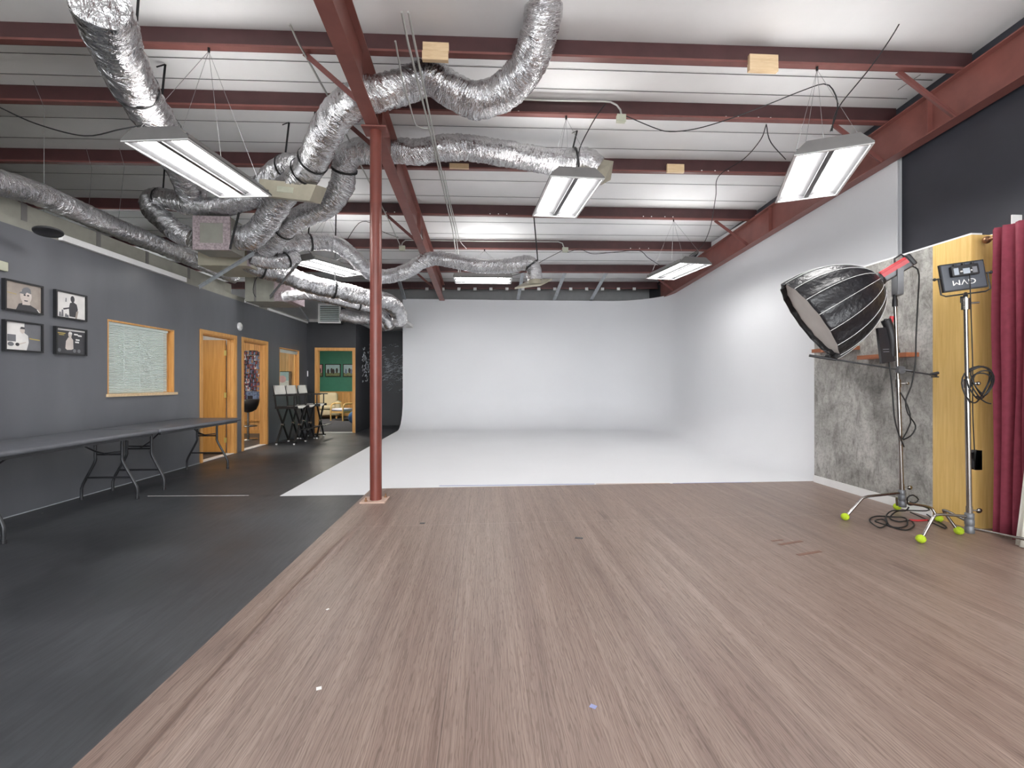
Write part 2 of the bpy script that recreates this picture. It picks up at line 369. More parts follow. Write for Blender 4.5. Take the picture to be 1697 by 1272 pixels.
# walls
yw1 = (YL(178), YL(289)); yd1 = (YL(334.5), YL(388.5)); yd2 = (YL(403), YL(441)); yw2 = (YL(463), YL(496))
HOLES = [(yw1[0], yw1[1], 1.13, 2.03), (yd1[0], yd1[1], 0, 2.06), (yd2[0], yd2[1], 0, 2.06), (yw2[0], yw2[1], 1.15, 2.05)]
struct(rect_wall(XL-.12, -7, YB+.12, 1, .12, 0, 2.77, HOLES).build('wall_left', 'charcoal'))
xd3 = (P(526, 700, YB).x, P(585, 700, YB).x)
struct(rect_wall(YB, XL, -3.27, 0, .12, 0, 2.81, [(xd3[0], xd3[1], 0, 2.1)]).build('wall_back', 'black'))
wh = struct(MB().box((-3.39, YB+.12, 0), (-3.27, YE, 2.81)).build('wall_hall', 'black'))
wend = struct(MB().box((-3.39, YE, 0), (5.3, YE+.12, 3.3)).build('wall_end', 'black'))
struct(MB().box((-11, YE+.12, 2.9), (5.3, YE+.24, 4.5)).box((-3.39, YE, 3.3), (5.3, YE+.12, 4.4)).build('wall_end_upper', 'upper'))
struct(MB().box((5.06, -7, 0), (5.2, YE+.1, 5.4)).build('wall_right', 'navy'))
struct(MB().box((-11.1, -7, 2.7), (-11, YE+.1, 5.4)).build('wall_far_left', 'darkgap'))
struct(rect_wall(-4.2, -11.1, 5.2, 0, .15, 0, 5.4, [(-4.2, 4.6, 0, 4.3)]).build('wall_front', 'upper'))   # unseen doorway opening added behind the camera to let fill daylight in
struct(MB().box((XL-.01, 5.4, 0), (XL+.008, yd1[0]-.06, .008)).box((XL-.01, -4, 0), (XL+.008, 5.4, .008)).build('baseboard_left', 'chalk'))
# offices behind the left wall
od = MB().box((-10.9, -7, 2.77), (XL-.0, YB+.1, 2.85))
struct(od.build('ceiling_office', 'trunk'))
struct(MB().box((-9, yd1[1]+.12, 0), (XL-.12, yd1[1]+.2, 2.77)).build('wall_partition', 'paper'))
struct(MB().box((-9, YB-.02, 0), (XL-.12, YB+.1, 2.77)).build('wall_panelled', 'panel'))
struct(MB().box((-9.1, 3, 0), (-9, 18.4, 2.77)).build('wall_office_rear', 'panel'))
struct(MB().box((-9, yd1[0]-2.6, 0), (XL-.12, yd1[0]-2.5, 2.77)).build('wall_office_near', 'paper'))
# lounge beyond the far door
YG = 18.3
gw = struct(MB().box((-9, YG, .92), (-2, YG+.1, 2.8)).build('wall_lounge', 'green'))
MB().box((-9, YG-.02, 0), (-2, YG+.1, .9)).build('wainscot', 'panel', gw)
MB().box((-9, YG-.035, .9), (-2, YG+.05, .94)).build('chair_rail', 'oak', gw)
struct(MB().box((-3.395, YB+.12, 0), (-3.385, YG, 2.8)).build('wall_lounge_side', 'green'))
struct(MB().box((-9, YB+.12, 2.81), (-2, YG+.1, 2.9)).build('ceiling_lounge', 'paper'))
struct(MB().box((-9, YB+.06, 0), (-3.4, YG, .006)).build('floor_lounge', 'carpet'))
struct(MB().box((xd3[0], YB, 0), (xd3[1], YB+.12, .012)).build('trim_threshold', 'paper'))

# doors and windows (setting)
def casing(o, u0, u1, zt, axis, fixed, wd=.06, th=.018, depth=.12, sgn=1):
    m = MB()
    def bx(a, b, c, d, e0, e1):
        if axis == 1: m.box((min(e0,e1), a, c), (max(e0,e1), b, d))
        else: m.box((a, min(e0,e1), c), (b, max(e0,e1), d))
    f0, f1 = fixed, fixed + th*sgn
    bx(u0-wd, u0, 0, zt+wd, f0, f1); bx(u1, u1+wd, 0, zt+wd, f0, f1); bx(u0, u1, zt, zt+wd, f0, f1)
    m.build('door_casing', 'oak', o)
    j = MB(); m = j; g1 = fixed - depth*sgn
    bx(u0, u0+.018, 0, zt, f0, g1); bx(u1-.018, u1, 0, zt, f0, g1); bx(u0+.018, u1-.018, zt-.018, zt, f0, g1)
    j.build('door_jamb', 'oak', o)
    k = MB(); m = k; h0 = fixed - depth*.5*sgn; h1 = fixed - depth*.72*sgn
    bx(u0+.018, u0+.03, 0, zt-.018, h0, h1); bx(u1-.03, u1-.018, 0, zt-.018, h0, h1); k.build('door_stop', 'oak', o)
def door(n, u0, u1, zt, axis, fixed, sgn=1):
    o = bpy.data.objects.new('door_%d' % n, None); C.objects.link(o); o['kind'] = 'structure'
    o.location = (fixed, (u0+u1)/2, 0) if axis == 1 else ((u0+u1)/2, fixed, 0)
    WORLD[o.name] = Matrix.Translation(o.location); casing(o, u0, u1, zt, axis, fixed, sgn=sgn); return o
d1 = door(1, yd1[0], yd1[1], 2.06, 1, XL)
hy = yd1[1]-.03
lf = MB().box((XL-.13-.80, hy-.04, .012), (XL-.13, hy, 2.03)).build('door_leaf', 'oakleaf', d1)
for z in (.25, 1.05, 1.8): MB().box((XL-.135, hy-.055, z-.045), (XL-.10, hy-.035, z+.045)).build('hinge', 'gold', lf)
d2 = door(2, yd2[0], yd2[1], 2.06, 1, XL)
d3 = door(3, xd3[0], xd3[1], 2.1, 0, YB, sgn=-1)
struct(MB().box((XL-.12, yd2[0], 0), (XL, yd2[1], .012)).build('trim_sill_middle', 'paper'))
struct(MB().box((XL-.12, yd1[0], 0), (XL, yd1[1], .012)).build('trim_sill_near', 'paper'))
def window(n, u0, u1, z0, z1, blind_full):
    o = bpy.data.objects.new('window_%d' % n, None); C.objects.link(o); o['kind'] = 'structure'; o.location = (XL, (u0+u1)/2, z0); WORLD[o.name] = Matrix.Translation(o.location)
    MB().box((XL-.12,u0,z0),(XL,u0+.02,z1)).box((XL-.12,u1-.02,z0),(XL,u1,z1)).box((XL-.12,u0+.02,z1-.02),(XL,u1-.02,z1)).build('window_lining', 'oak', o)
    MB().box((XL-.12,u0-.02,z0-.03),(XL+.03,u1+.03,z0+.005)).build('window_sill', 'block' if blind_full else 'oak', o)
    MB().box((XL-.09,u0+.02,z0+.005),(XL-.084,u1-.02,z1-.02)).build('window_pane', 'glass', o)
    MB().box((XL-.105,u1-.075,z0+.005),(XL-.07,u1-.02,z1-.02)).box((XL-.105,u0+.02,z0+.005),(XL-.07,u0+.05,z1-.02)).build('sash_frame', 'oak', o)
    b = MB()
    if blind_full:
        n_ = 44; a, e = u0+.025, u1-.10
        for i in range(n_):
            z = z0+.015 + (z1-z0-.06)*i/n_; t = (z1-z0-.06)/n_
            b.box((XL-.05,a,z),(XL-.046,e,z+t*.80)).add([(XL-.046,a,z+t*.1),(XL-.046,e,z+t*.1),(XL-.036,e,z+t*.5),(XL-.036,a,z+t*.5)], [(0,1,2,3)]).add([(XL-.036,a,z+t*.5),(XL-.036,e,z+t*.5),(XL-.046,e,z+t*.80),(XL-.046,a,z+t*.80)], [(0,1,2,3)])
        b.build('blind_slats', 'blind', o)
        MB().box((XL-.06,a,z1-.05),(XL-.025,e,z1-.022)).build('blind_rail', 'blind', o)
        for y in (a+.25*(e-a), a+.5*(e-a), a+.9*(e-a)): MB().tube([(XL-.03,y,z0+.02),(XL-.028,y,z1-.04)], .0018, 4).build('ladder_cord', 'blind', o)
    else:
        for i in range(7): b.box((XL-.06,u0+.025,z1-.10+i*.011),(XL-.03,u1-.03,z1-.095+i*.011))
        b.build('blind_stack', 'blind', o)
window(1, *yw1, 1.13, 2.03, True)
window(2, *yw2, 1.15, 2.05, False)
# curved white cyclorama
cy = MB(); R, Rc, yb = .78, 1.5, 13.35
plan = [(-2.29 + (XR-Rc+2.29)*i/10, yb, 0, 1) for i in range(11)]
for i in range(1, 13):
    a = PI/2 - PI/2*i/12; plan.append((XR-Rc+Rc*math.cos(a), yb-Rc+Rc*math.sin(a), math.cos(a), math.sin(a)))
plan += [(XR, yb-Rc - (yb-Rc-5.42)*i/10, 1, 0) for i in range(1, 11)]
prof = [(R*(1-math.sin(PI/2*i/12)), R*(1-math.cos(PI/2*i/12))) for i in range(13)]; vs = []
for k, (x, y, nx, ny) in enumerate(plan):
    for d, z in prof: vs.append((x-nx*d, y-ny*d, z+.003))
    top = 3.62 + max(0, min(1, (k-21)/3))*.75
    vs.append((x, y, 2.0)); vs.append((x, y, top)); vs.append((x+nx*.05, y+ny*.05, top)); vs.append((x+nx*.05, y+ny*.05, .01))
n = 17
cy.add(vs, [(k*n+j, k*n+j+1, (k+1)*n+j+1, (k+1)*n+j) for k in range(len(plan)-1) for j in range(n-1)], 0, True)
inner = [(p[0]-p[2]*R, p[1]-p[3]*R, .003) for p in plan]
fl = inner + [(XR-R, 5.41, .003), (-2.29, 5.41, .003)]
cy.add(fl, [tuple(reversed(range(len(fl))))])
cyc = struct(cy.build('wall_cyclorama', 'cyc'))
md = cyc.modifiers.new('edge', 'EDGE_SPLIT'); md.split_angle = math.radians(40)
# vinyl sheet, with its long wrinkle
v0, v1 = PZ(624, 810, 0), PZ(1347, 797.5, 0)
xs = [-1.353, -1.30, -1.23, -1.19, -1.18, -1.165, -1.155, -1.145, -1.135, -1.125, -1.115, -1.10, -1.08, -1.05, -1.0] + [-.5 + .5*i for i in range(12)]
ys = [-6 + .5*i for i in range(13)] + [.25*i for i in range(1, 24)]
def vz(x, y):
    c = -1.135 + .012*math.sin(y*1.7); h = .034*(.65+.35*math.sin(y*2.3+1)*math.sin(y*5.1)) * max(0, min(1, (4.25-y)/.5))
    return .006 + h*math.exp(-((x-c)/.022)**2)
vm = MB(); vv = []
for y in ys:
    for x in xs:
        yy = y
        if y > 5.5: yy = v0.y + (v1.y-v0.y)*(x-v0.x)/(v1.x-v0.x)
        vv.append((x, yy, vz(x, yy)))
nx = len(xs); vm.add(vv, [(j*nx+i, j*nx+i+1, (j+1)*nx+i+1, (j+1)*nx+i) for j in range(len(ys)-1) for i in range(nx-1)], 0, True)
k0 = len(vm.v); vm.add([(-1.353,-6,0),(-1.353,5.7,0),(-1.353,5.7,.006),(-1.353,-6,.006)], [(0,1,2,3)]) if False else None
tag(vm.build('vinyl_sheet', 'vinyl'), 'large brown wood-print vinyl sheet covering the studio floor, wrinkled along its left edge', 'flooring')

# ------------------------------------------------------------------ steel frame
zb = lambda Y: 4.25 - SL*Y
def rafter(name, xc, y0, y1, label, depth=.45, fw=.14, holes=(), stiff=()):
    o = thing(name, label, 'beam', (xc, y0, zb(y0)))
    def slab(m, xa, xb, ya, yb_, za, zc):
        f = lambda Y, z: zb(Y)+z
        m.add([(xa,ya,f(ya,za)),(xb,ya,f(ya,za)),(xb,yb_,f(yb_,za)),(xa,yb_,f(yb_,za)),(xa,ya,f(ya,zc)),(xb,ya,f(ya,zc)),(xb,yb_,f(yb_,zc)),(xa,yb_,f(yb_,zc))],
              [(0,3,2,1),(4,5,6,7),(0,1,5,4),(1,2,6,5),(2,3,7,6),(3,0,4,7)])
    m = MB(); slab(m, xc-fw/2, xc+fw/2, y0, y1, 0, .014); m.build('bottom_flange', 'redhi', o)
    m = MB(); slab(m, xc-fw/2, xc+fw/2, y0, y1, depth-.014, depth); m.build('top_flange', 'redhi', o)
    m = MB(); cuts = sorted(holes); y = y0
    for a, b in cuts: slab(m, xc-.005, xc+.005, y, a, .014, depth-.014); slab(m, xc-.005, xc+.005, a, b, .014, .05); y = b
    slab(m, xc-.005, xc+.005, y, y1, .014, depth-.014); m.build('web', 'redhi', o)
    for Y in stiff:
        m = MB(); slab(m, xc-fw/2+.01, xc-.005, Y-.006, Y+.006, .014, depth-.014); slab(m, xc+.005, xc+fw/2-.01, Y-.006, Y+.006, .014, depth-.014); m.build('stiffener', 'redhi', o)
    return o
rc = rafter('rafter', -1.18, -6.5, 13.2, 'red steel I-beam rafter running away overhead, carried by the round column', holes=[(4.62,5.12),(5.98,6.42),(8.72,9.1)], stiff=(5.02, 5.24, 8.35))
rr_ = rafter('rafter', 4.92, -6.5, 12.9, 'red steel I-beam rafter sloping along the top of the right wall', stiff=(4.9, 7.8))
def brace(par, x_f, Y, dx=-.62):
    i = Y; MB().bar((x_f, Y, zb(Y)+.02), (x_f+dx, Y, zb(Y)+.45), .05, .006, up=(0,1,0)).bar((x_f, Y+.02, zb(Y)+.02), (x_f+dx, Y+.02, zb(Y)+.45), .006, .05, up=(0,1,0)).build('flange_brace', 'red', par)
PLAB = ['dark red steel purlin nearest the camera, holding two pairs of raw wood blocks',
 'dark red steel purlin second from the camera, carrying a white conduit and grey junction box',
 'dark red steel purlin third from the camera, with one wood block on it',
 'dark red steel purlin fourth from the camera, crossing just beyond the middle shop light',
 'dark red steel purlin fifth from the camera, with a long conduit along its face',
 'dark red steel purlin sixth from the camera, behind the far hanging lights',
 'farthest dark red steel purlin, with a row of white clips above the white curved wall']
PO = []
for i, (a, b) in enumerate(pl):
    zp = lambda x: 4.70 - SL*(a+b*x)
    o = thing('purlin', PLAB[i], 'beam', (0, a, zp(0)), group='roof purlins'); PO.append(o); xa, xb = -10.6, 5.03
    def sl(m, y0, y1, z0, z1):
        vs = []
        for x in (xa, xb):
            Y = a + b*x; z = 4.70 - SL*Y
            vs += [(x, Y+y0, z+z0), (x, Y+y1, z+z0), (x, Y+y1, z+z1), (x, Y+y0, z+z1)]
        m.add(vs, [(0,1,2,3),(7,6,5,4),(0,4,5,1),(1,5,6,2),(2,6,7,3),(3,7,4,0)])
    m = MB(); sl(m, 0, .006, 0, .215); m.build('web', 'purlin', o)
    m = MB(); sl(m, -.07, 0, 0, .006); sl(m, -.07, -.066, .006, .022); m.build('bottom_flange', 'red', o)
    m = MB(); sl(m, .006, .076, .209, .215); m.build('top_flange', 'purlin', o)
    if i in (0, 1, 3, 5): brace(rr_, 4.86, a+b*4.5)
    if i in (0, 1, 3, 5): brace(rc, -1.24, a+b*-1.5, -.5)
    if i in (1, 2, 3, 4):
        for x in ((-1.75,-1.6,-1.45,.1,.25,.4,2.9,3.05,3.3,3.45) if i in (1, 3) else (3.2, 3.4, 3.6)):
            Y = a+b*x; MB().lathe([(0,0),(.011,.001),(.011,.004)], (x, Y-.001, zp(x)+.055), (0,-1,0), 8).build('bolt_hole', 'paper', o)
    if i == 6:
        for k in range(14):
            x = -1.7 + k*.46; MB().box((x, a+b*x-.09, zp(x)-.05), (x+.09, a+b*x-.075, zp(x)+.03)).build('insulation_clip', 'white', o)
for px0, py0, px1, py1, i, lab, double in ((700,73,743,101,0,'pair of raw pine blocks on the nearest purlin, right of the central rafter',1),(1240,93,1287,119,0,'pair of raw pine blocks on the nearest purlin, up and left of the right-hand light',1),
        (1105,273,1133,286,2,'single raw pine block on the third purlin, right of the middle light',0),(745,272,777,279,2,'thin pine shim under the flexible duct on the third purlin',0)):
    a, b = pl[i]; X = P(px0, py0, a-.09).x; Y = a+b*X-.09; A, B = P(px0, py1, Y), P(px1, py0, Y)
    m = MB()
    if double: zm = (A.z+B.z)/2; m.box((A.x, Y-.03, A.z), (B.x, Y+.018, zm-.004)); m.box((A.x+.005, Y-.02, zm+.004), (B.x+.005, Y+.018, B.z))
    else: m.box((A.x, Y-.02, A.z), (B.x, Y+.018, B.z))
    tag(m.build('wood_block', 'block'), lab, 'wood block')
# column
cx, cyy = -1.165, 5.13
col = thing('steel_column', 'round dark red steel column standing at the left edge of the wood-print floor', 'column', (cx, cyy, 0))
MB().lathe([(.062,.018),(.062,zb(cyy)-.01)], (cx,cyy,0), n=32).build('pipe', 'redcol', col)
MB().box((cx-.14, cyy-.13, .007), (cx+.12, cyy+.13, .02)).build('base_plate', 'plate', col)
MB().box((cx-.13, cyy-.11, zb(cyy)-.016), (cx+.13, cyy+.11, zb(cyy)-.002)).build('cap_plate', 'redhi', col)
for dx, dy in ((-.085,-.085),(.085,.085)): MB().lathe([(.016,.02),(.016,.034),(.008,.035),(.008,.06)], (cx+dx,cyy+dy,0), n=6, smooth=False).build('anchor_bolt', 'bronze', col)

# ------------------------------------------------------------------ hanging shop lights
def fixture(pos, rz, tilt, label, apex):
    t = thing('shop_light', label, 'light', pos, 0, 'hanging shop lights'); W_, L_, = .6, 1.22
    Mx = Matrix.Translation(V(pos)) @ Euler((tilt[0], tilt[1], rz)).to_matrix().to_4x4()
    def bld(m, name, mat): m.v = [tuple(Mx @ V(v)) for v in m.v]; return m.build(name, mat, t)
    m = MB(); a, b, h = W_/2, L_/2, .115; c, d = a-.10, b-.012
    m.add([(-a,-b,0),(a,-b,0),(a,b,0),(-a,b,0),(-a,-b,.018),(a,-b,.018),(a,b,.018),(-a,b,.018),(-c,-d,h),(c,-d,h),(c,d,h),(-c,d,h)],
          [(0,1,5,4),(1,2,6,5),(2,3,7,6),(3,0,4,7),(4,5,9,8),(5,6,10,9),(6,7,11,10),(7,4,8,11),(8,9,10,11)])
    bld(m, 'housing', 'housing')
    m = MB(); e = .022
    m.box((-a,-b,-.006),(a,-b+e,.004)).box((-a,b-e,-.006),(a,b,.004)).box((-a,-b+e,-.006),(-a+e,b-e,.004)).box((a-e,-b+e,-.006),(a,b-e,.004)); bld(m, 'rim', 'white')
    m = MB(); xs_ = [-a+e, -.19, -.115, -.02, .02, .115, .19, a-e]; zz = [.006, .06, .06, .02, .02, .06, .06, .006]
    for i in range(7): m.add([(xs_[i],-b+e,zz[i]),(xs_[i],b-e,zz[i]),(xs_[i+1],b-e,zz[i+1]),(xs_[i+1],-b+e,zz[i+1])], [(0,1,2,3)])
    m.box((-a+e,-b+e,.004),(a-e,-b+e+.01,.06)).box((-a+e,b-e-.01,.004),(a-e,b-e,.06)); bld(m, 'reflector', 'reflect')
    bld(MB().box((-.022,-b+e+.01,.008),(.022,b-e-.01,.0195)), 'ballast_cover', 'gunmetal')
    for x in (-.13, .13): bld(MB().box((x-.04,-.5,h-.002),(x+.04,.5,h+.004)), 'added_uplight_strip', 'added_uplight')  # glowing strips added on top of the housings to brighten the ceiling
    for x in (-.19, -.115, .115, .19):
        m = MB().tube([(x,-b+.05,.032),(x,b-.05,.032)], .019, 10); bld(m, 'lamp_tube', 'tube')
    if apex:
        ap = V(apex)
        for sx in (-1, 1):
            for sy in (-1, 1):
                MB().tube([Mx @ V((sx*c, sy*(d-.05), h)), ap], .002, 4).build('hanging_wire', 'wire', t)
        MB().tube([ap+V((0,0,-.01)), ap+V((0,0,.05))], .012, 6).build('beam_hook', 'cable', t)
    return t
def hook(i, X, dz=0): a, b = pl[i]; Y = a+b*X; return (X, Y-.035, 4.70-SL*Y-.03+dz)
LTS = [((-2.692,4.719,3.307), math.radians(-7), 'bright hanging shop light at upper left, in front of the silver ducts', hook(0, P(347,78,4.65).x)),
 ((.966,5.627,3.483), math.radians(3.3), 'bright hanging shop light in the middle, under the end of a silver duct', hook(1, P(937,195,5.55).x)),
 ((3.33,4.526,3.329), math.radians(-25.4), 'bright hanging shop light at upper right, turned beside the right rafter', hook(0, P(1350,113,4.6).x)),
 ((-2.8,8.755,3.348), math.radians(-30.4), 'bright hanging shop light among the far ducts, left of the column', hook(3, -2.75)),
 ((-.032,9.997,3.438), math.radians(-91), 'bright hanging shop light running crosswise over the far white wall', hook(4, 0.)),
 ((3.494,8.383,3.289), math.radians(7.8), 'bright hanging shop light at far right, close to the white corner', hook(3, 3.45))]
for p, rz, lab, ap in LTS: fixture(p, rz, (0, 0), lab, ap)
for p, lab in (((-6.3,2.6,3.75),'added shop light over the office roof, unseen to the left of the view'), ((-6.3,-.8,3.75),'added rear shop light, unseen over the office roof on the left'), ((-2.6,-.4,3.5),'added shop light, unseen behind the camera on the left'), ((1.2,.6,3.5),'added shop light, unseen behind the camera in the middle'), ((3.7,.4,3.5),'added shop light, unseen behind the camera by the right wall')):  # fill lamps added out of view, built like the visible fixtures
    fixture(p, 0, (0, 0), lab, (p[0], p[1], roofz(p[1])-.05))
def office_lamp(x, y, z, lab, s=.6):
    t = thing('ceiling_lamp', lab, 'light', (x,y,z))
    MB().box((x-s/2-.03,y-s/2-.03,z-.03),(x+s/2+.03,y+s/2+.03,z)).build('lamp_tray', 'white', t)
    MB().box((x-s/2,y-s/2,z-.045),(x+s/2,y+s/2,z-.031)).build('lamp_panel', 'office', t)
office_lamp(-6.0, 10.2, 2.765, 'square ceiling lamp in the panelled office behind the middle door')
office_lamp(-5.7, 7.0, 2.765, 'added square ceiling lamp, unseen in the office behind the near door', .5)  # unseen lamp added to light the open door leaf
office_lamp(-5.3, 15.2, 2.805, 'square ceiling lamp in the green lounge beyond the far door', .8)

# ------------------------------------------------------------------ ducts
def duct(name, pts, r, label, straps=(), world=False, seed=0, end=None):
    q = [V(p) if world else P(*p) for p in pts]; s_ = spline(q, .019); n_ = 32
    rnd = random.Random(seed); ring = [rnd.uniform(-1, 1) for _ in s_]
    def wob(i, k, r0):
        a = 2*PI*k/n_
        z = noise.noise(V((math.cos(a)*1.8, math.sin(a)*1.8, i*.13+seed*7)))*.09 + noise.noise(V((math.cos(a)*2.2+5, math.sin(a)*2.2, i*.55+seed*3)))*.11
        return r0*(1 + z + .02*ring[i])
    t = thing(name, label, 'duct', q[0])
    fo = MB().tube(s_, r, n_, wob=wob).build('foil_sleeve', 'foil', t)
    ln = 0; uvw = []
    for i, p in enumerate(s_):
        ln += (p - s_[i-1]).length if i else 0
        uvw += [(r*math.cos(2*PI*k/n_), r*math.sin(2*PI*k/n_), ln + .06*math.sin(2*PI*k/n_+i*.05)) for k in range(n_)]
    uvw += uvw[:n_] + uvw[-n_:]
    at_ = fo.data.attributes.new('sleeve', 'FLOAT_VECTOR', 'POINT'); at_.data.foreach_set('vector', [c for u in uvw for c in u])
    for f, hz in straps:
        i = int(f*(len(s_)-1)); p = s_[i]; d = (s_[min(i+1,len(s_)-1)]-s_[max(i-1,0)]).normalized(); u = V((0,0,1)); u = (u-d*u.dot(d)).normalized(); x = d.cross(u); k = r*1.07
        loop = [p + (u*math.cos(a)+x*math.sin(a))*k for a in [2*PI*j/16 for j in range(17)]]
        m = MB()
        for j in range(16): m.bar(loop[j], loop[j+1], .03, .004, up=(loop[j]+loop[j+1])/2-p)
        if hz:
            top = V((p.x+.03, p.y+.02, roofz(p.y)-.02)); m.bar(p+u*k, top, .022, .005, up=(0,1,0)); m.bar(top, top+V((-.07,-.03,-.05)), .02, .005)
        m.build('hanging_strap', 'cable', t)
    if end: end(t, s_)
    return t
duct('flexible_duct', [(165,0,3.25),(190,70,3.7),(215,130,4.15),(246,182,4.7),(280,236,5.5),(308,296,6.5),(322,334,7.0)], .175, 'thick silver duct dropping from the top left edge to behind the left shop light', [(.28,1),(.52,1)], seed=1)
duct('flexible_duct', [(905,0,4.25),(888,75,4.4),(868,118,4.55),(835,152,4.7),(790,167,4.8),(750,150,4.87),(712,128,4.92),(680,140,4.92),(640,152,4.85),(603,160,4.88),(568,180,5.0),(540,220,5.3),(521,262,5.65),(500,292,5.9),(474,316,6.2),(455,344,6.5),(438,372,6.7),(412,394,6.85),(380,390,6.95)], .168, 'thick silver duct snaking from the top middle edge through the central rafter and down left', [(.62,1),(.66,0)], seed=2)
duct('flexible_duct', [(510,284,5.95),(486,274,6.05),(462,284,6.2),(440,306,6.4),(415,328,6.7)], .15, 'short crumpled silver duct curling behind the tan air box', [(.3,1)], seed=12)
duct('flexible_duct', [(990,280,6.1),(968,266,6.1),(930,269,6.1),(880,262,6.1),(820,252,6.1),(770,245,6.1),(725,246,6.1),(690,252,6.15),(655,250,6.2),(620,252,6.2),(595,250,6.2),(574,264,6.25),(569,296,6.4),(560,322,6.55),(535,345,6.8),(505,358,7.0),(480,372,7.1),(458,392,7.3),(438,412,7.5)], .155, 'long silver duct from the middle shop light back across the column to the left', [(.06,1),(.62,0),(.9,1)], seed=3)
duct('flexible_duct', [(322,396,6.85),(296,386,6.9),(272,366,7.0),(252,346,7.15),(254,330,7.25),(282,330,7.1),(315,340,6.95),(354,344,6.8),(398,334,6.65),(436,314,6.45)], .14, 'wrinkled silver duct looping left around the foil box below the left light', [(.42,1)], seed=4)
duct('flexible_duct', [(452,410,7.6),(480,404,7.8),(520,401,8.0),(555,404,8.2),(580,420,8.4),(602,442,8.6),(622,456,8.8),(648,457,8.95),(676,448,8.95),(700,433,8.9),(725,428,8.9),(760,434,8.8),(800,441,8.7),(845,440,8.6),(873,435,8.6),(884,444,8.6),(886,464,8.6)], .132, 'slim silver duct running from the far plenum across the rafter to the far ceiling diffuser', [(.12,1),(.95,1)], seed=5)
duct('flexible_duct', [(416,425,7.4),(435,431,7.5),(465,433,7.7),(492,426,7.9)], .115, 'short bright silver duct stub beside the far plenum', [(.75,1)], seed=6)
duct('flexible_duct', [(405,428,7.6),(425,441,7.8),(455,450,8.0),(478,457,8.2),(503,468,8.4),(535,476,8.6),(570,483,8.8),(600,491,9.0),(630,496,9.2),(648,503,9.5),(660,518,9.9),(662,532,10.1)], .158, 'thick silver duct strapped below the far left shop light, ending by the white wall', [(.1,1),(.45,1),(.68,1)], seed=7)
def ring(t, s_):
    d = (s_[-1]-s_[-2]).normalized(); MB().lathe([(.112,-.02),(.125,0),(.112,.02),(.09,.02),(.09,-.02),(.112,-.02)], s_[-1], d, 20).build('end_collar', 'housing', t)
duct('flexible_duct', [(470,492,8.8),(490,488,8.8),(515,488,8.9),(545,494,9.1),(580,503,9.4),(612,510,9.7),(635,524,10.0),(646,541,10.2)], .1, 'thin silver duct beneath the strapped one, with an open collared end right of the column', [(.6,0)], seed=8, end=ring)
duct('flexible_duct', [(566,522,12.0),(590,527,12.0),(615,529,12.0),(632,534,12.0),(640,542,12.1)], .15, 'silver duct behind the column leading from the white return grille', seed=9)
duct('flexible_duct', [(-60,282,4.1),(0,303,4.5),(60,320,4.95),(130,350,5.5),(200,380,6.15),(260,405,6.8),(330,434,7.65),(388,458,8.5)], .115, 'long silver duct lying on the grey ductboard trunk above the left wall', seed=10)
t = thing('air_duct', 'long grey ductboard trunk resting along the top of the left wall', 'duct', (-4.86, 6, 2.85))
MB().box((-5.25, -2, 2.86), (-4.55, 8.75, 3.04)).build('trunk_body', 'trunk', t)
for y in (4.9, 5.8, 6.6, 7.5): MB().box((-4.553, y, 2.86), (-4.545, y+.06, 3.043)).build('foil_seam', 'housing', t)
t = thing('duct_plenum', 'grey ductboard plenum box at the far end of the trunk', 'duct', (-4.1, 9.1, 2.85))
A, B = P(406, 499, 8.8), P(471, 459, 8.8)
MB().box((A.x, 8.8, A.z), (B.x, 9.5, B.z)).build('plenum_body', 'trunk', t); MB().box((A.x+.16, 8.793, A.z), (A.x+.2, 8.8, B.z)).build('foil_seam', 'housing', t)
A, B = P(459, 500, 8.85), P(486, 455, 8.85); MB().box((B.x-.3, 8.75, A.z), (B.x, 9.4, B.z-.03)).build('foil_end', 'tape', t)
A, B = P(328, 450, 7.4), P(412, 415, 7.4)
t = thing('duct_plenum', 'tan plenum box tucked between the silver ducts above the left wall', 'duct', ((A.x+B.x)/2, 7.7, A.z))
MB().box((A.x, 7.4, A.z+.1), (B.x, 8.2, B.z)).build('plenum_body', 'tan', t); MB().box((B.x-.02, 7.39, A.z+.1), (B.x+.004, 7.45, B.z)).build('foil_seam', 'tape', t)
A, B = P(320, 413, 6.7), P(381, 359, 6.7)
t = thing('foil_box', 'square foil-wrapped box with pinkish taped edges between the left ducts', 'duct', ((A.x+B.x)/2, 6.7, A.z))
MB().box((A.x, 6.7, A.z), (B.x, 7.1, B.z)).build('box_body', 'trunk', t); e = .09
MB().box((A.x-.004,6.692,A.z-.004),(B.x+.004,6.72,A.z+e)).box((A.x-.004,6.692,B.z-e),(B.x+.004,6.72,B.z+.004)).box((A.x-.004,6.692,A.z+e),(A.x+e,6.72,B.z-e)).box((B.x-e,6.692,A.z+e),(B.x+.004,6.72,B.z-e)).build('taped_edge', 'tape', t)
MB().bar(P(381,413,6.66), P(396,352,6.6), .03, .006, up=(0,1,0)).build('hanging_strap', 'cable', t)
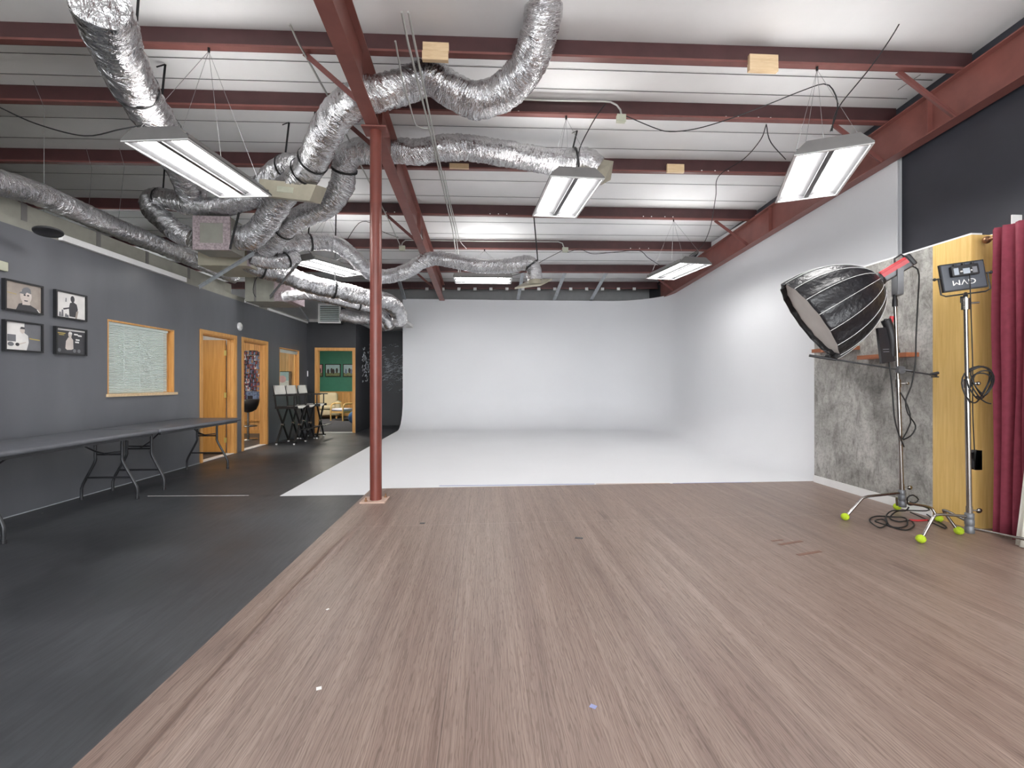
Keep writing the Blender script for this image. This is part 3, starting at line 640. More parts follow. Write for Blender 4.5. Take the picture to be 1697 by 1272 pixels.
# tan diffuser box, far diffuser, grille
q = [P(430,296,5.95), P(524,306,5.75), P(513,333,5.75), P(428,323,5.95)]; nrm = (q[1]-q[0]).cross(q[3]-q[0]).normalized(); nrm = nrm if nrm.y > 0 else -nrm
t = thing('air_diffuser', 'tan box-shaped air diffuser hanging at the end of the left shop light', 'diffuser', sum(q, V())/4)
back = [p + nrm*.22 + V((0,0,.05)) for p in q]; MB().add(q+back, [(0,1,2,3),(7,6,5,4),(0,4,5,1),(1,5,6,2),(2,6,7,3),(3,7,4,0)]).build('diffuser_body', 'tan', t)
c = sum(q, V())/4; u = (q[1]-q[0])*.14; v_ = (q[3]-q[0])*.17; f = [c-u-v_, c+u-v_, c+u+v_, c-u+v_]; MB().add([p-nrm*.012 for p in f]+[p+nrm*.01 for p in f], [(0,1,2,3),(7,6,5,4),(0,4,5,1),(1,5,6,2),(2,6,7,3),(3,7,4,0)]).build('front_vent', 'boxgrey', t)
q = [P(990,285,5.95), P(1017,267,6.4), P(1012,298,6.4), P(996,307,5.95)]
t = thing('air_diffuser', 'pale grey wedge-shaped diffuser behind the middle shop light', 'diffuser', sum(q, V())/4)
back = [p + V((-.28,.0,.04)) for p in q]; MB().add(q+back, [(3,2,1,0),(4,5,6,7),(1,5,4,0),(2,6,5,1),(3,7,6,2),(0,4,7,3)]).build('diffuser_body', 'tan', t)
t = thing('air_diffuser', 'flat tan ceiling diffuser hanging at the far end of the slim duct', 'diffuser', P(886,472,8.6))
q = [P(853,479,8.4), P(880,465,9.0), P(915,464,9.0), P(897,473,8.4)]; MB().add(q+[p+V((0,0,.03)) for p in q], [(0,1,2,3),(7,6,5,4),(0,4,5,1),(1,5,6,2),(2,6,7,3),(3,7,4,0)]).build('diffuser_plate', 'tan', t)
p = P(886,472,8.62); MB().lathe([(.14,0),(.11,.1),(.11,.14)], p, (0,0,1), 18).build('diffuser_neck', 'tan', t)
A, B = P(527,535,11.95), P(564,503,11.95)
t = thing('return_grille', 'white louvred return-air grille standing on the back wall above the far door', 'vent', (A.x, 12, A.z))
MB().box((A.x,12.0,A.z),(B.x,12.4,B.z)).build('grille_box', 'darkgap', t); e = .035
MB().box((A.x,11.95,A.z),(A.x+e,12,B.z)).box((B.x-e,11.95,A.z),(B.x,12,B.z)).box((A.x+e,11.95,A.z),(B.x-e,12,A.z+e)).box((A.x+e,11.95,B.z-e),(B.x-e,12,B.z)).build('grille_frame', 'white', t)
m = MB()
for k in range(9):
    z = A.z+e+.03+k*(B.z-A.z-2*e)/9; m.add([(A.x+e,11.96,z-.015),(B.x-e,11.96,z-.015),(B.x-e,11.995,z+.02),(A.x+e,11.995,z+.02)], [(0,1,2,3)])
m.build('louvres', 'blind', t)
A, B = P(1197,392,9.0), P(1228,362,9.0)
# struts and studs
for a, b, lab in ((P(330,476,6.9), P(421,420,6.6), 'pale steel strut rising from the left wall top to the ducts, nearer one'), (P(435,508,9.4), P(494,438,7.2), 'pale steel strut rising from the left wall top beside the far shop light'), (P(496,510,11.), P(512,533,11.9), 'short pale steel strut at the back corner of the left wall')):
    m = MB().bar(a, b, .055, .004, up=(0,-1,.3)); d = V((0,0,.02)); m.bar(a+d, b+d, .004, .04, up=(0,-1,.3)); tag(m.build('metal_strut', 'galv'), lab, 'strut')  # metal struts rising from the wall top, not hung from the ceiling
for k, (a, b) in enumerate((((661,465),(671,498)), ((867,450),(858,498)), ((937,450),(918,498)), ((1006,450),(979,498)))):
    A, B = P(*a, 12.35), P(*b, 13.42); m = MB().bar(A, B, .09, .005, up=(0,-1,.3)); m.bar(A+V((.043,.02,0)), B+V((.043,.02,0)), .004, .04, up=(0,-1,.3))
    tag(m.build('steel_stud', 'galv'), ['galvanised stud brace above the left end of the white wall, by the column', 'galvanised stud brace above the white wall, leftmost of the middle trio', 'galvanised stud brace above the white wall, centre one of the trio', 'galvanised stud brace above the white wall, rightmost of the trio'][k], 'stud')
m = MB().box((-4.53, YL(97), 2.775), (-4.45, YL(305), 2.84)); tag(m.build('metal_track', 'white'), 'white metal track lying along the top of the left wall above the window', 'track')
m = MB().box((-4.53, YL(405), 2.775), (-4.46, YL(427), 2.83)); tag(m.build('metal_track', 'white'), 'short white metal track piece on the wall top above the middle door', 'track')
m = MB().box((-4.53, YL(443), 2.775), (-4.46, YL(512), 2.815)); tag(m.build('metal_track', 'white'), 'white metal track on the wall top near the back corner', 'track')
m = MB().lathe([(0,0),(.105,.0),(.112,.008),(.112,.02),(0,.025)], P(80,386,4.75), (-.14,.14,1), 24); tag(m.build('round_cap', 'dark'), 'round black cap poking over the top of the left wall', 'cap')  # plain round black cap, no vent in it

# ------------------------------------------------------------------ conduits, boxes, cables
def line(name, pts, r, mat, label, cat, smooth=True, step=.06, kids=()):
    q = spline(pts, step) if smooth else [V(p) for p in pts]
    o = MB().tube(q, r, 6).build(name, mat); return tag(o, label, cat)
line('conduit', [PR(655,68,4.42), PR(668,136,4.42), PR(679,174,4.42), PR(690,208,4.42), PR(709,213,4.42)], .009, 'conduit', 'thin grey conduit bending right beside the central rafter, leftmost of the overhead bundle', 'conduit')
line('conduit', [PR(666,20,4.42), PR(676,70,4.42), PR(714,222,4.42), PR(750,380,4.42), PR(763,470,4.42)], .011, 'conduit', 'grey conduit in the overhead bundle, left one of the long pair', 'conduit', False)
line('conduit', [PR(677,20,4.42), PR(687,70,4.42), PR(727,263,4.42), PR(755,385,4.42), PR(766,470,4.42)], .011, 'conduit', 'grey conduit in the overhead bundle, right one of the long pair', 'conduit', False)
line('conduit', [PR(736,283,4.42), PR(745,330,4.42), PR(755,370,4.42), PR(762,398,4.42), PR(773,412,4.45)], .007, 'conduit', 'short thin conduit branching off the overhead bundle in the distance', 'conduit')
line('conduit', [PR(480,40,4.66), PR(494,70,4.66), PR(548,167,4.66), PR(595,268,4.66), PR(642,360,4.66), PR(664,408,4.66)], .010, 'conduit', 'slanting white conduit running left of the column to a far junction box', 'conduit', False)
def cond(i, pts, lab):
    a, b = pl[i]; q = []
    for x, y in pts: Y = a-.03; p = P(x, y, Y); p = P(x, y, a+b*p.x-.1); q.append(p)
    line('conduit', q, .012, 'conduit', lab, 'conduit', False); return q
q = cond(1, [(833,163),(900,166),(1000,168),(1012,169),(1022,174),(1028,182),(1030,192)], 'white conduit along the second purlin, curving down into a junction box')
def jbox(p, lab, s=.05):
    o = thing('junction_box', lab, 'electrical box', p); p = V(p)
    MB().box(p-V((s,s*.5,s*.8)), p+V((s,s*.5,s*.8))).build('box_body', 'boxgrey', o); MB().box(p+V((-s*1.05,-s*.6,-s*.85)), p+V((s*1.05,-s*.5,s*.85))).build('cover_plate', 'boxgrey', o)
jbox(P(1029,197,q[-1].y), 'grey junction box on the second purlin above the middle light')
q = cond(4, [(665,409),(667,402),(672,398),(690,398),(800,399.5),(925,400.5),(932,403),(935,411)], 'white conduit along the face of the fifth purlin')
jbox(q[0]+V((.02,0,-.03)), 'grey junction box on the fifth purlin beside the column', .06); jbox(q[-1]+V((.02,0,-.04)), 'grey junction box at the right end of the far conduit', .06)
CB = [([(-20,170,4.6),(0,178,4.6),(60,205,4.6),(140,225,4.6),(200,214,4.6),(245,207,4.65),(272,213,4.7)], 'black cable drooping from the left edge to the left shop light'),
 ([(955,277,5.4),(961,245,5.4),(977,212,5.4),(990,190,5.42),(1003,172,5.42)], 'black cable rising from the middle shop light to the second purlin'),
 ([(1037,192,5.4),(1085,212,5.3),(1110,218,5.2),(1150,214,5.1),(1200,200,5.0),(1260,178,4.9),(1330,150,4.7),(1365,139,4.6),(1380,148,4.55),(1388,170,4.55),(1386,190,4.5),(1376,218,4.45)], 'black cable sagging from the junction box across to the right shop light'),
 ([(1490,40,4.15),(1475,65,4.2),(1440,115,4.3),(1395,170,4.45),(1382,195,4.45),(1379,218,4.42)], 'black cable coming down from the top right onto the right shop light'),
 ([(1270,206,5.45),(1260,232,5.9),(1233,263,6.6),(1191,292,6.75),(1186,326,7.4),(1177,377,8.2),(1163,408,8.3),(1142,424,8.35)], 'black cable running down the roof to the far right light'),
 ([(1270,206,5.45),(1277,235,5.7),(1302,264,6.4)], 'short black cable end hanging from the second purlin'),
 ([(940,418,10.0),(961,413,9.9),(981,420,9.6),(1016,418,9.2),(1058,415,8.9),(1074,427,8.6),(1094,440,8.4)], 'black cable looping from the far junction box to the far right light'),
 ([(932,415,10.0),(899,432,10.0),(864,452,10.0),(840,458,10.0)], 'black cable slanting from the far junction box to the crosswise light'),
 ([(488,352,7.8),(492,372,8.0),(503,390,8.3),(505,405,8.4),(518,424,8.5)], 'black cable hanging down onto the far left shop light'),
 ([(540,430,8.75),(553,432,8.75),(566,425,8.7),(572,404,8.7),(589,376,8.6),(600,367,8.6),(614,369,8.6),(635,384,9.2),(660,393,9.8)], 'black cable looping from the far left light behind the column'),
 ([(430,452,8.0),(421,470,8.2),(420,485,8.3),(424,492,8.3)], 'loose black cable end hanging below the far ducts')]
for pts, lab in CB: line('power_cable', [P(*p) for p in pts], .006, 'cable', lab, 'cable')
line('hanging_wire', [P(55,133,4.9), P(73,178,5.2), P(73,330,5.2), P(72,378,5.2)], .0025, 'wire', 'thin hanging wire at far left in front of the trunk', 'wire', False)
line('hanging_wire', [P(143,246,6.9), P(152,280,6.8), P(147,345,6.6)], .0025, 'wire', 'thin hanging wire above the trunk, left of the looping duct', 'wire', False)
line('hanging_wire', [P(198,246,6.9), P(206,275,6.8), P(195,375,6.5)], .0025, 'wire', 'thin hanging wire just left of the looping duct', 'wire', False)
line('hanging_wire', [P(1525,124,4.75), P(1455,171,5.6)], .004, 'wire', 'thin brace cable under the roof near the right rafter', 'wire', False)

# ------------------------------------------------------------------ left wall things
PHO = [('black framed close-up portrait of a person in a cap, upper left of four', 4.33, 1.953, 0), ('black framed photo of a person in a dark shirt on white, upper right of four', 4.855, 1.953, 1),
       ('black framed photo of a person in a white shirt, lower left of four', 4.33, 1.57, 2), ('black framed photo of a standing person on dark grey, lower right of four', 4.855, 1.57, 3)]
def ell(m, c, rx, rz, mi, d, n=18, a0=0, a1=2*PI):
    m.add([(d, c[0]+rx*math.cos(a0+(a1-a0)*k/n), c[1]+rz*math.sin(a0+(a1-a0)*k/n)) for k in range(n)], [tuple(range(n))], mi)
def quad(m, pts, mi, d): m.add([(d, y, z) for y, z in pts], [tuple(range(len(pts)))], mi)
yoff = YL(2) - 4.33
for lab, y, z, k in PHO:
    y += yoff; t = thing('framed_photo', lab, 'picture', (XL, y+.19, z), group='framed portraits on the left wall'); W_, H_ = .385, .293; e = .016; x0, x1 = XL, XL+.035
    MB().box((x0,y,z),(x1,y+e,z+H_)).box((x0,y+W_-e,z),(x1,y+W_,z+H_)).box((x0,y+e,z),(x1,y+W_-e,z+e)).box((x0,y+e,z+H_-e),(x1,y+W_-e,z+H_)).build('picture_frame', 'frame', t)
    m = MB(); d = XL+.02; m.box((XL, y+e, z+e), (d, y+W_-e, z+H_-e), [5,0,3,2][k])
    Q = lambda u, v: (y+e+u*(W_-2*e), z+e+v*(H_-2*e))
    def S(*uv): return [Q(*p) for p in uv]
    if k == 0:
        quad(m, S((.28,0),(.36,.24),(.5,.3),(.66,.26),(.9,.12),(.98,0)), 2, d+.0006); quad(m, S((.46,.22),(.68,.24),(.66,.5),(.46,.46)), 4, d+.001)
        ell(m, Q(.56,.56), .058, .075, 4, d+.0014); quad(m, S((.43,.62),(.44,.76),(.5,.86),(.6,.9),(.69,.84),(.71,.66),(.58,.7)), 3, d+.0018); quad(m, S((.36,.63),(.42,.70),(.58,.70),(.54,.62)), 3, d+.0021); quad(m, S((.5,.40),(.62,.40),(.6,.36),(.52,.36)), 1, d+.002); quad(m, S((.9,.12),(.98,0),(.94,0),(.87,.12)), 0, d+.002); quad(m, S((.05,.6),(.3,.58),(.3,.56),(.05,.58)), 6, d+.001)
        ell(m, Q(.52,.59), .012, .008, 1, d+.002); ell(m, Q(.62,.59), .012, .008, 1, d+.002)
    if k == 1:
        quad(m, S((.44,.06),(.42,.4),(.46,.62),(.58,.68),(.7,.6),(.74,.4),(.68,.06)), 1, d+.0006); ell(m, Q(.55,.79), .026, .036, 2, d+.001); quad(m, S((.22,.36),(.44,.44),(.44,.38),(.24,.3)), 1, d+.001)
        for a, b in ((.08,.2),(.16,.3),(.28,.16),(.34,.12)): quad(m, S((a,.02),(a+.08,.02),(a+.07,b),(a+.02,b)), 3, d+.0004)
        quad(m, S((.3,.64),(.34,.64),(.34,.8),(.31,.8)), 3, d+.0004); quad(m, S((.68,.3),(.76,.34),(.7,0),(.64,0)), 5, d+.0012)
    if k == 2:
        quad(m, S((.0,0),(.0,1),(.52,1),(.52,0)), 0, d+.0004); quad(m, S((.05,.3),(.05,.55),(.28,.55),(.28,.3)), 3, d+.0008); quad(m, S((.38,0),(.36,.3),(.4,.58),(.52,.64),(.62,.55),(.64,.3),(.58,0)), 0, d+.0012); ell(m, Q(.46,.74), .024, .034, 4, d+.0016); quad(m, S((.39,.78),(.42,.86),(.52,.85),(.53,.78)), 1, d+.002)
        ell(m, Q(.32,.2), .02, .016, 1, d+.002); ell(m, Q(.14,.2), .03, .02, 3, d+.0016); quad(m, S((.36,.24),(.56,.32),(.56,.28),(.36,.18)), 4, d+.002); quad(m, S((.66,.47),(.97,.44),(.97,.4),(.66,.43)), 6, d+.001)
    if k == 3:
        quad(m, S((0,.93),(0,1),(1,1),(1,.93)), 0, d+.0004); quad(m, S((.3,.2),(.32,.5),(.4,.66),(.5,.68),(.57,.56),(.58,.2),(.52,.16),(.36,.14)), 4, d+.0008); ell(m, Q(.46,.78), .022, .034, 4, d+.0012); quad(m, S((.4,.8),(.42,.88),(.52,.88),(.54,.8)), 0, d+.0016)
        for a, b in ((.6,.78),(.74,.74),(.66,.56),(.64,.46)): quad(m, S((a,b),(a,b+.06),(a+.14,b+.055),(a+.14,b-.005)), 0, d+.0008)
        for a in (.1,.62,.78): ell(m, Q(a,.12), .02, .02, 3, d+.0008)
        quad(m, S((.03,.83),(.3,.83),(.3,.79),(.03,.79)), 6, d+.0008); quad(m, S((.08,.76),(.26,.76),(.26,.73),(.08,.73)), 6, d+.0008)
    m.build('photo_print', ['paper','ink','sepia' if k == 9 else 'ink','grey','skin','sepia','gold'], t)
m = MB().rbox((XL, YL(-8), 2.31), (XL+.03, YL(9), 2.40), .008); tag(m.build('wall_plate', 'boxgrey'), 'small beige plate on the left wall above the framed photos', 'wall plate')
p = PX(396.5, 541, XL); t = thing('smoke_alarm', 'round white smoke alarm on the dark wall above the two doors', 'alarm', p)
MB().lathe([(.075,0),(.075,.02),(.06,.034),(.02,.038),(0,.038)], p, (1,0,0), 24).build('alarm_body', 'white', t); MB().lathe([(.018,.037),(.018,.043),(0,.043)], p, (1,0,0), 14).build('test_button', 'paper', t)
p = PX(511, 619, XL); t = thing('thermostat', 'white thermostat on the dark wall left of the far door', 'thermostat', p)
MB().rbox(p+V((0,-.10,-.075)), p+V((.035,.10,.075)), .012).build('thermostat_body', 'white', t); MB().box(p+V((.034,-.01,-.02)), p+V((.037,.06,.03))).build('display', 'grey', t)
# folding tables
def table(y0, y1, lab):
    x0, x1, z = -4.46, -3.70, .74; t = thing('folding_table', lab, 'table', ((x0+x1)/2, (y0+y1)/2, 0), group='grey folding tables along the left wall')
    MB().rbox((x0,y0,z-.045),(x1,y1,z), .018).build('tabletop', 'tabletop', t)
    MB().box((x0+.03,y0+.06,z-.07),(x0+.055,y1-.06,z-.045)).box((x1-.055,y0+.06,z-.07),(x1-.03,y1-.06,z-.045)).build('side_rail', 'tableleg', t)
    xm = (x0+x1)/2
    for ye, s_ in ((y0+.22, 1), (y1-.22, -1)):
        for sx in (-1, 1):
            pts = [(xm+sx*.14, ye, z-.05), (xm+sx*.14, ye, .47), (xm+sx*.15, ye, .40), (xm+sx*.27, ye-s_*.005, .17), (xm+sx*.29, ye-s_*.01, .10), (xm+sx*.29, ye-s_*.01, .015)]
            lg = MB().tube(spline(pts, .03), .0145, 10).build('leg', 'tableleg', t); MB().lathe([(.018,.001),(.018,.03)], (xm+sx*.29, ye-s_*.01, 0), n=10).build('foot_cap', 'dark', lg)
        for hw, zc_, rc_ in ((.235,.24,.011),(.14,.49,.009),(.14,z-.055,.011)): MB().tube([(xm-hw,ye,zc_),(xm+hw,ye,zc_)], rc_, 8).build('crossbar', 'tableleg', t)
        MB().tube([(xm,ye,.49),(xm,ye+s_*.18,.55),(xm,ye+s_*.44,z-.05)], .009, 8).tube([(xm-.12,ye,.52),(xm,ye+s_*.06,.51),(xm+.12,ye,.52)], .008, 8).build('folding_brace', 'tableleg', t)
yj, yf = PX(264.5, 711, -3.70).y, PX(400, 692, -3.70).y
table(yj-1.86, yj-.006, 'grey folding table nearer the camera along the left wall, cut by the left edge')
table(yj+.006, yf, 'grey folding table beyond the first, standing across the near door')
# director chairs
def chair():
    t = thing('director_chair', 'x', 'chair', (0,0,0), group='director chairs by the left wall')
    L = dict(parent=t, local=True)
    for y0 in (-1, 1): 
        lg = MB().bar((.17,y0*.27,.03),(.17,-y0*.24,.75), .022,.035, up=(1,0,0)).build('leg', 'blackwood', **L); MB().lathe([(.02,.002),(.02,.03)], (.17,y0*.27,0), n=8).build('foot_cap', 'white', lg, True)
        lg = MB().bar((-.19,y0*.27,.03),(-.19,-y0*.24,.75), .022,.035, up=(1,0,0)).build('leg', 'blackwood', **L); MB().lathe([(.02,.002),(.02,.03)], (-.19,y0*.27,0), n=8).build('foot_cap', 'white', lg, True)
    for y0 in (-1, 1):
        MB().box((-.22,y0*.26-.014,.735),(.24,y0*.26+.014,.79)).build('seat_rail', 'blackwood', **L)
        MB().box((-.22,y0*.27-.012,.03),(.22,y0*.27+.012,.055)).build('base_rail', 'blackwood', **L)
        MB().bar((-.2,y0*.265,.77),(-.25,y0*.265,1.21), .028,.022).build('back_post', 'blackwood', **L)
        MB().bar((.17,y0*.265,.78),(.17,y0*.265,1.0), .022,.022).build('arm_post', 'blackwood', **L)
        MB().box((-.25,y0*.265-.024,1.0),(.26,y0*.265+.024,1.022)).build('armrest', 'blackwood', **L)
    m = MB(); vs = []
    for i in range(9):
        y = -.255+.51*i/8; z = .785-.05*(1-((i-4)/4)**2); vs += [(-.2,y,z),(.2,y,z),(.2,y,z-.004),(-.2,y,z-.004)]
    m.add(vs, [(4*i+j, 4*i+(j+1)%4, 4*i+4+(j+1)%4, 4*i+4+j) for i in range(8) for j in range(4)], 0, True); m.build('seat', 'canvas', **L)
    m = MB(); vs = []
    for i in range(9):
        y = -.285+.57*i/8; x = -.225-.03*(1-((i-4)/4)**2); vs += [(x+.018,y,1.03),(x-.012,y,1.215),(x-.018,y,1.213),(x+.012,y,1.03)]
    m.add(vs, [(4*i+j, 4*i+(j+1)%4, 4*i+4+(j+1)%4, 4*i+4+j) for i in range(8) for j in range(4)]); m.add(vs[:4], [(0,1,2,3)]); m.add(vs[-4:], [(3,2,1,0)]); m.build('backrest', 'canvas', **L)
    MB().bar((.32,-.24,.30),(.32,.24,.30), .09,.014).bar((.19,-.16,.30),(.32,-.16,.30), .02,.014).bar((.19,.16,.30),(.32,.16,.30), .02,.014).build('footrest', 'blackwood', **L)
    for x in (.17, -.19): MB().box((x-.03,-.03,.37),(x+.03,.03,.41)).build('hinge_plate', 'chrome', **L)
    return t
c0 = chair(); CH = [(-4.05, PX(465, HY, -4.28).y, -.05, 'tall black director chair with white canvas, nearest of the three'), (-4.03, PX(483, HY, -4.26).y, .02, 'tall black director chair with white canvas, middle of the three'), (-3.98, PX(501.5, HY, -4.21).y, .05, 'tall black director chair with white canvas, nearest the far door')]
for k, (x, y, rz, lab) in enumerate(CH):
    if k == 0: c0.location = (x, y, 0); c0.rotation_euler = (0,0,rz); c0['label'] = lab
    else: copy_thing(c0, (x, y, 0), rz, lab)
# panelled office: collage, picture, stool
xa, xb = P(402,640,YB).x, P(432,640,YB).x; za, zc = P(403,662,YB).z, P(403,582,YB).z
mats = ['c1','c2','c3','c4','c5','c6','c4','c2','c5','c4','c4','c3','c4']; rnd = random.Random(3)
proto = {}
for r_ in range(11):
    for c_ in range(5):
        k = rnd.choice(mats); x = xa + (c_+.5)*(xb-xa)/5 + rnd.uniform(-.02,.02); z = za + (r_+.5)*(zc-za)/11 + rnd.uniform(-.02,.02)
        if k not in proto:
            m = MB().box((-.055,-.004,-.062),(.055,0,.062),0).box((-.035,-.0045,-.05),(.0,-.004,.02),1).box((.005,-.0045,-.03),(.04,-.004,.045),2); o = m.build('photo_print', [k, rnd.choice(['c5','c4','c3']), rnd.choice(['c6','c1','c2'])]); proto[k] = o
        else: o = proto[k].copy(); C.objects.link(o)
        o.location = (x, YB-.021-.0012*((r_*3+c_*5) % 7), z); o.rotation_euler = (0, rnd.uniform(-.12,.12), 0); o.name = 'pinned_picture'; tag(o, 'small colourful photo print in the wall collage seen through the middle door', 'photo print', 'collage prints in the panelled office')
A, B = P(409,662,YB-.05), P(426,648,YB-.05); m = MB().box((A.x,YB-.06,A.z),(B.x,YB-.05,B.z),0).box((A.x+.02,YB-.062,A.z),(B.x-.1,YB-.06,A.z+.1),1); tag(m.build('pinned_picture', ['c3','c4']), 'larger pale blue photo print at the bottom of the collage', 'photo print')
A, B = P(461,641,YB-.03), P(483,615,YB-.03); t = thing('framed_photo', 'framed pink and pale blue picture seen through the small far window', 'picture', ((A.x+B.x)/2, YB, A.z))
MB().box((A.x,YB-.06,A.z),(B.x,YB-.03,B.z)).build('picture_frame', 'frame', t); m = MB().box((A.x+.0,YB-.064,A.z+.02),(B.x-.05,YB-.06,B.z-.02),0).box((A.x,YB-.066,A.z+.02),(B.x-.05,YB-.064,A.z+.16),1); ax = A.x+.12; m.add([(ax+.09*math.cos(q), YB-.068, A.z+.2+.09*math.sin(q)) for q in [2*PI*k/14 for k in range(14)]], [tuple(range(14))], 2); m.build('picture_print', ['sky','paper','pink'], t)
struct(MB().box((-9, YB-.04, .0), (XL-.12, YB-.02, .09)).box((-9, YB-.05, .30), (XL-.12, YB-.02, .34)).build('baseboard_office', 'oak'))
p = P(411, 724, 10.9); p.z = 0; bx, by = p.x, p.y
t = thing('swivel_stool', 'black shell swivel stool with a ring base inside the middle office', 'stool', (bx,by,0))
MB().lathe([(.2,.0),(.2,.012),(.17,.02),(.05,.035)], (bx,by,.001), n=28).build('ring_base', 'chrome', t); MB().tube([(bx,by,.03),(bx,by,.62)], .025, 12).build('post', 'chrome', t)
MB().lathe([(.02,.6),(.09,.62),(.17,.67),(.215,.78),(.235,.9),(.225,.9),(.2,.78),(.15,.69),(.0,.66)], (bx,by,0), n=24).build('seat_shell', 'dark', t); MB().tube([(bx+.19*math.cos(a), by+.19*math.sin(a), .3) for a in [2*PI*k/20 for k in range(21)]], .01, 6).tube([(bx-.19,by,.3),(bx+.19,by,.3)], .01, 6).build('foot_ring', 'chrome', t)
# lounge furniture
for k, (x0, x1) in enumerate(((516,535),(539,564.5),(568.5,594))):
    A, B = P(x0,624,YG-.03), P(x1,603,YG-.03); t = thing('framed_photo', ['action photo in a black frame on the green wall, cut by the left door jamb', 'action photo in a black frame, middle one on the green wall', 'action photo in a black frame on the green wall, cut by the right door jamb'][k], 'picture', ((A.x+B.x)/2, YG, A.z), group='framed photos in the green lounge')
    MB().box((A.x,YG-.04,A.z),(B.x,YG,B.z)).build('picture_frame', 'frame', t)
    m = MB().box((A.x+.03,YG-.043,A.z+.03),(B.x-.03,YG-.04,B.z-.03),0); w_ = B.x-A.x; h_ = B.z-A.z; m.box((A.x+.03,YG-.044,A.z+.03),(B.x-.03,YG-.043,A.z+.03+h_*.25),1)
    for q in range(4):
        xx = A.x+w_*(.2+.17*q+(.05 if q % 2 else 0)); zz = A.z+h_*(.42+.06*(q % 2)); m.add([(xx+.045*math.cos(a_), YG-.046, zz+.1*math.sin(a_)) for a_ in [2*PI*j/12 for j in range(12)]], [tuple(range(12))], 2 if q % 2 else 3)
    m.build('picture_print', [['pink','sky','sky'][k],'field','ink',['c1','ink','c3'][k]], t)
ax, ay = P(541,690,17.1).x, 17.2
t = thing('armchair', 'beige upholstered armchair in the green lounge seen through the far door', 'chair', (ax,ay,0)); Rz = Matrix.Translation((ax,ay,0)) @ Matrix.Rotation(.25, 4, 'Z')
MB().rbox((-.38,-.4,.12),(.38,.4,.32), .04, mat=Rz).build('base', 'beige', t); MB().rbox((-.27,-.42,.32),(.27,.3,.47), .06, mat=Rz).build('seat_cushion', 'beige', t); MB().rbox((-.34,.1,.4),(.34,.42,.92), .1, mat=Rz).build('back_cushion', 'beige', t)
for s_ in (-1, 1): MB().rbox((s_*.36-.1,-.42,.12),(s_*.36+.1,.38,.62), .08, mat=Rz).build('arm', 'beige', t)
for sx in (-1, 1):
    for sy in (-1, 1): MB().box((sx*.32-.025,sy*.33-.025,.007),(sx*.32+.025,sy*.33+.025,.13), mat=Rz).build('leg', 'oak', t)
wx, wy = P(567.5,690,16.2).x, 16.2
t = thing('wooden_armchair', 'pale bentwood armchair with a lilac cushion beside the beige armchair', 'chair', (wx,wy,0)); Rz = Matrix.Translation((wx,wy,0)) @ Matrix.Rotation(-.5, 4, 'Z')
for s_ in (-1, 1):
    MB().tube([Rz @ p for p in spline([(s_*.27,-.25,.007),(s_*.27,-.25,.35),(s_*.27,-.22,.52),(s_*.27,-.1,.57),(s_*.27,.2,.57)], .04)], .026, 8).build('front_frame', 'birch', t); MB().tube([Rz @ V(p) for p in ((s_*.27,.3,.007),(s_*.27,.2,.57),(s_*.26,.22,.6))], .024, 8).build('back_frame', 'birch', t)
MB().rbox((-.26,-.24,.32),(.26,.24,.41), .035, mat=Rz).build('seat_cushion', 'lilac', t); MB().box((-.26,-.23,.26),(.26,.23,.32), mat=Rz).build('seat_frame', 'birch', t)
p = P(589,690,14.6); tag(MB().ball((p.x, p.y, .217), .21, 28).build('exercise_ball', 'blue'), 'blue exercise ball on the lounge carpet at the right door jamb', 'ball')
# writing on the black end walls (loose illegible signatures)
rnd = random.Random(11)
def scrawl(m, org, ax_, n_, wd, ht):
    q = []
    for k in range(n_):
        u = k/(n_-1); q.append(V(org) + V(ax_)*(u*wd) + V((0,0,1))*(ht*(rnd.random()-.5) + u*wd*rnd.uniform(-.02,.25)))
    m.tube(q, .006, 4)
m = MB()
for k in range(95):
    px, py = rnd.uniform(632, 668), rnd.gauss(612, 19)
    if not 568 < py < 652: continue
    p = P(px, py, YE-.006); scrawl(m, p, (1,0,rnd.uniform(-.3,.5)), rnd.randint(4, 9), rnd.uniform(.06,.16), .05)
m.build('wall_writing', 'chalk', wend)
m = MB()
for k in range(52):
    p = PX(rnd.uniform(599.5, 613), rnd.gauss(602, 13), -3.264); scrawl(m, p, (0,1,rnd.uniform(-.2,.4)), rnd.randint(4, 9), rnd.uniform(.08,.2), .07)
m.build('wall_writing', 'chalk', wh)

# ------------------------------------------------------------------ set wall on the right
SX, SH = 4.2, 2.55; y_l, y_m, y_r = 5.77, 4.18, 3.83
t = thing('set_wall', 'grey concrete-print set wall with white baseboard, ending in a yellow wood return', 'wall panel', (SX, 5, 0))
MB().box((SX,y_m,.094),(SX+.10,y_l,SH)).build('concrete_panel', 'concrete', t)
MB().box((SX-.012,y_m,.007),(SX+.10,y_l,.094)).build('baseboard', 'white', t)
MB().box((SX,y_r,.007),(SX+.10,y_m,SH)).box((SX+.10,y_r,.007),(SX+.215,y_r+.06,SH)).build('yellow_panel', 'yellow', t)
MB().box((SX-.002,y_r,SH),(SX+.10,y_l,SH+.014)).box((SX+.215,1.0,.007),(SX+.26,y_r+.06,SH+.014)).build('rear_board', 'white', t)
for a, b, z, lab, dx in ((PX(1420,590,SX-.13).y, PX(1502,590,SX-.13).y, 1.565, 'brown wooden wall shelf on the grey wall behind the softbox stand', .13), (PX(1345,578,SX-.13).y, PX(1345,578,SX-.13).y-.6, 1.685, 'brown wooden wall shelf half hidden behind the softbox', .13)):
    tag(MB().box((SX-dx,b,z-.042),(SX,a,z+.0)).build('wall_shelf', 'shelf'), lab, 'shelf')
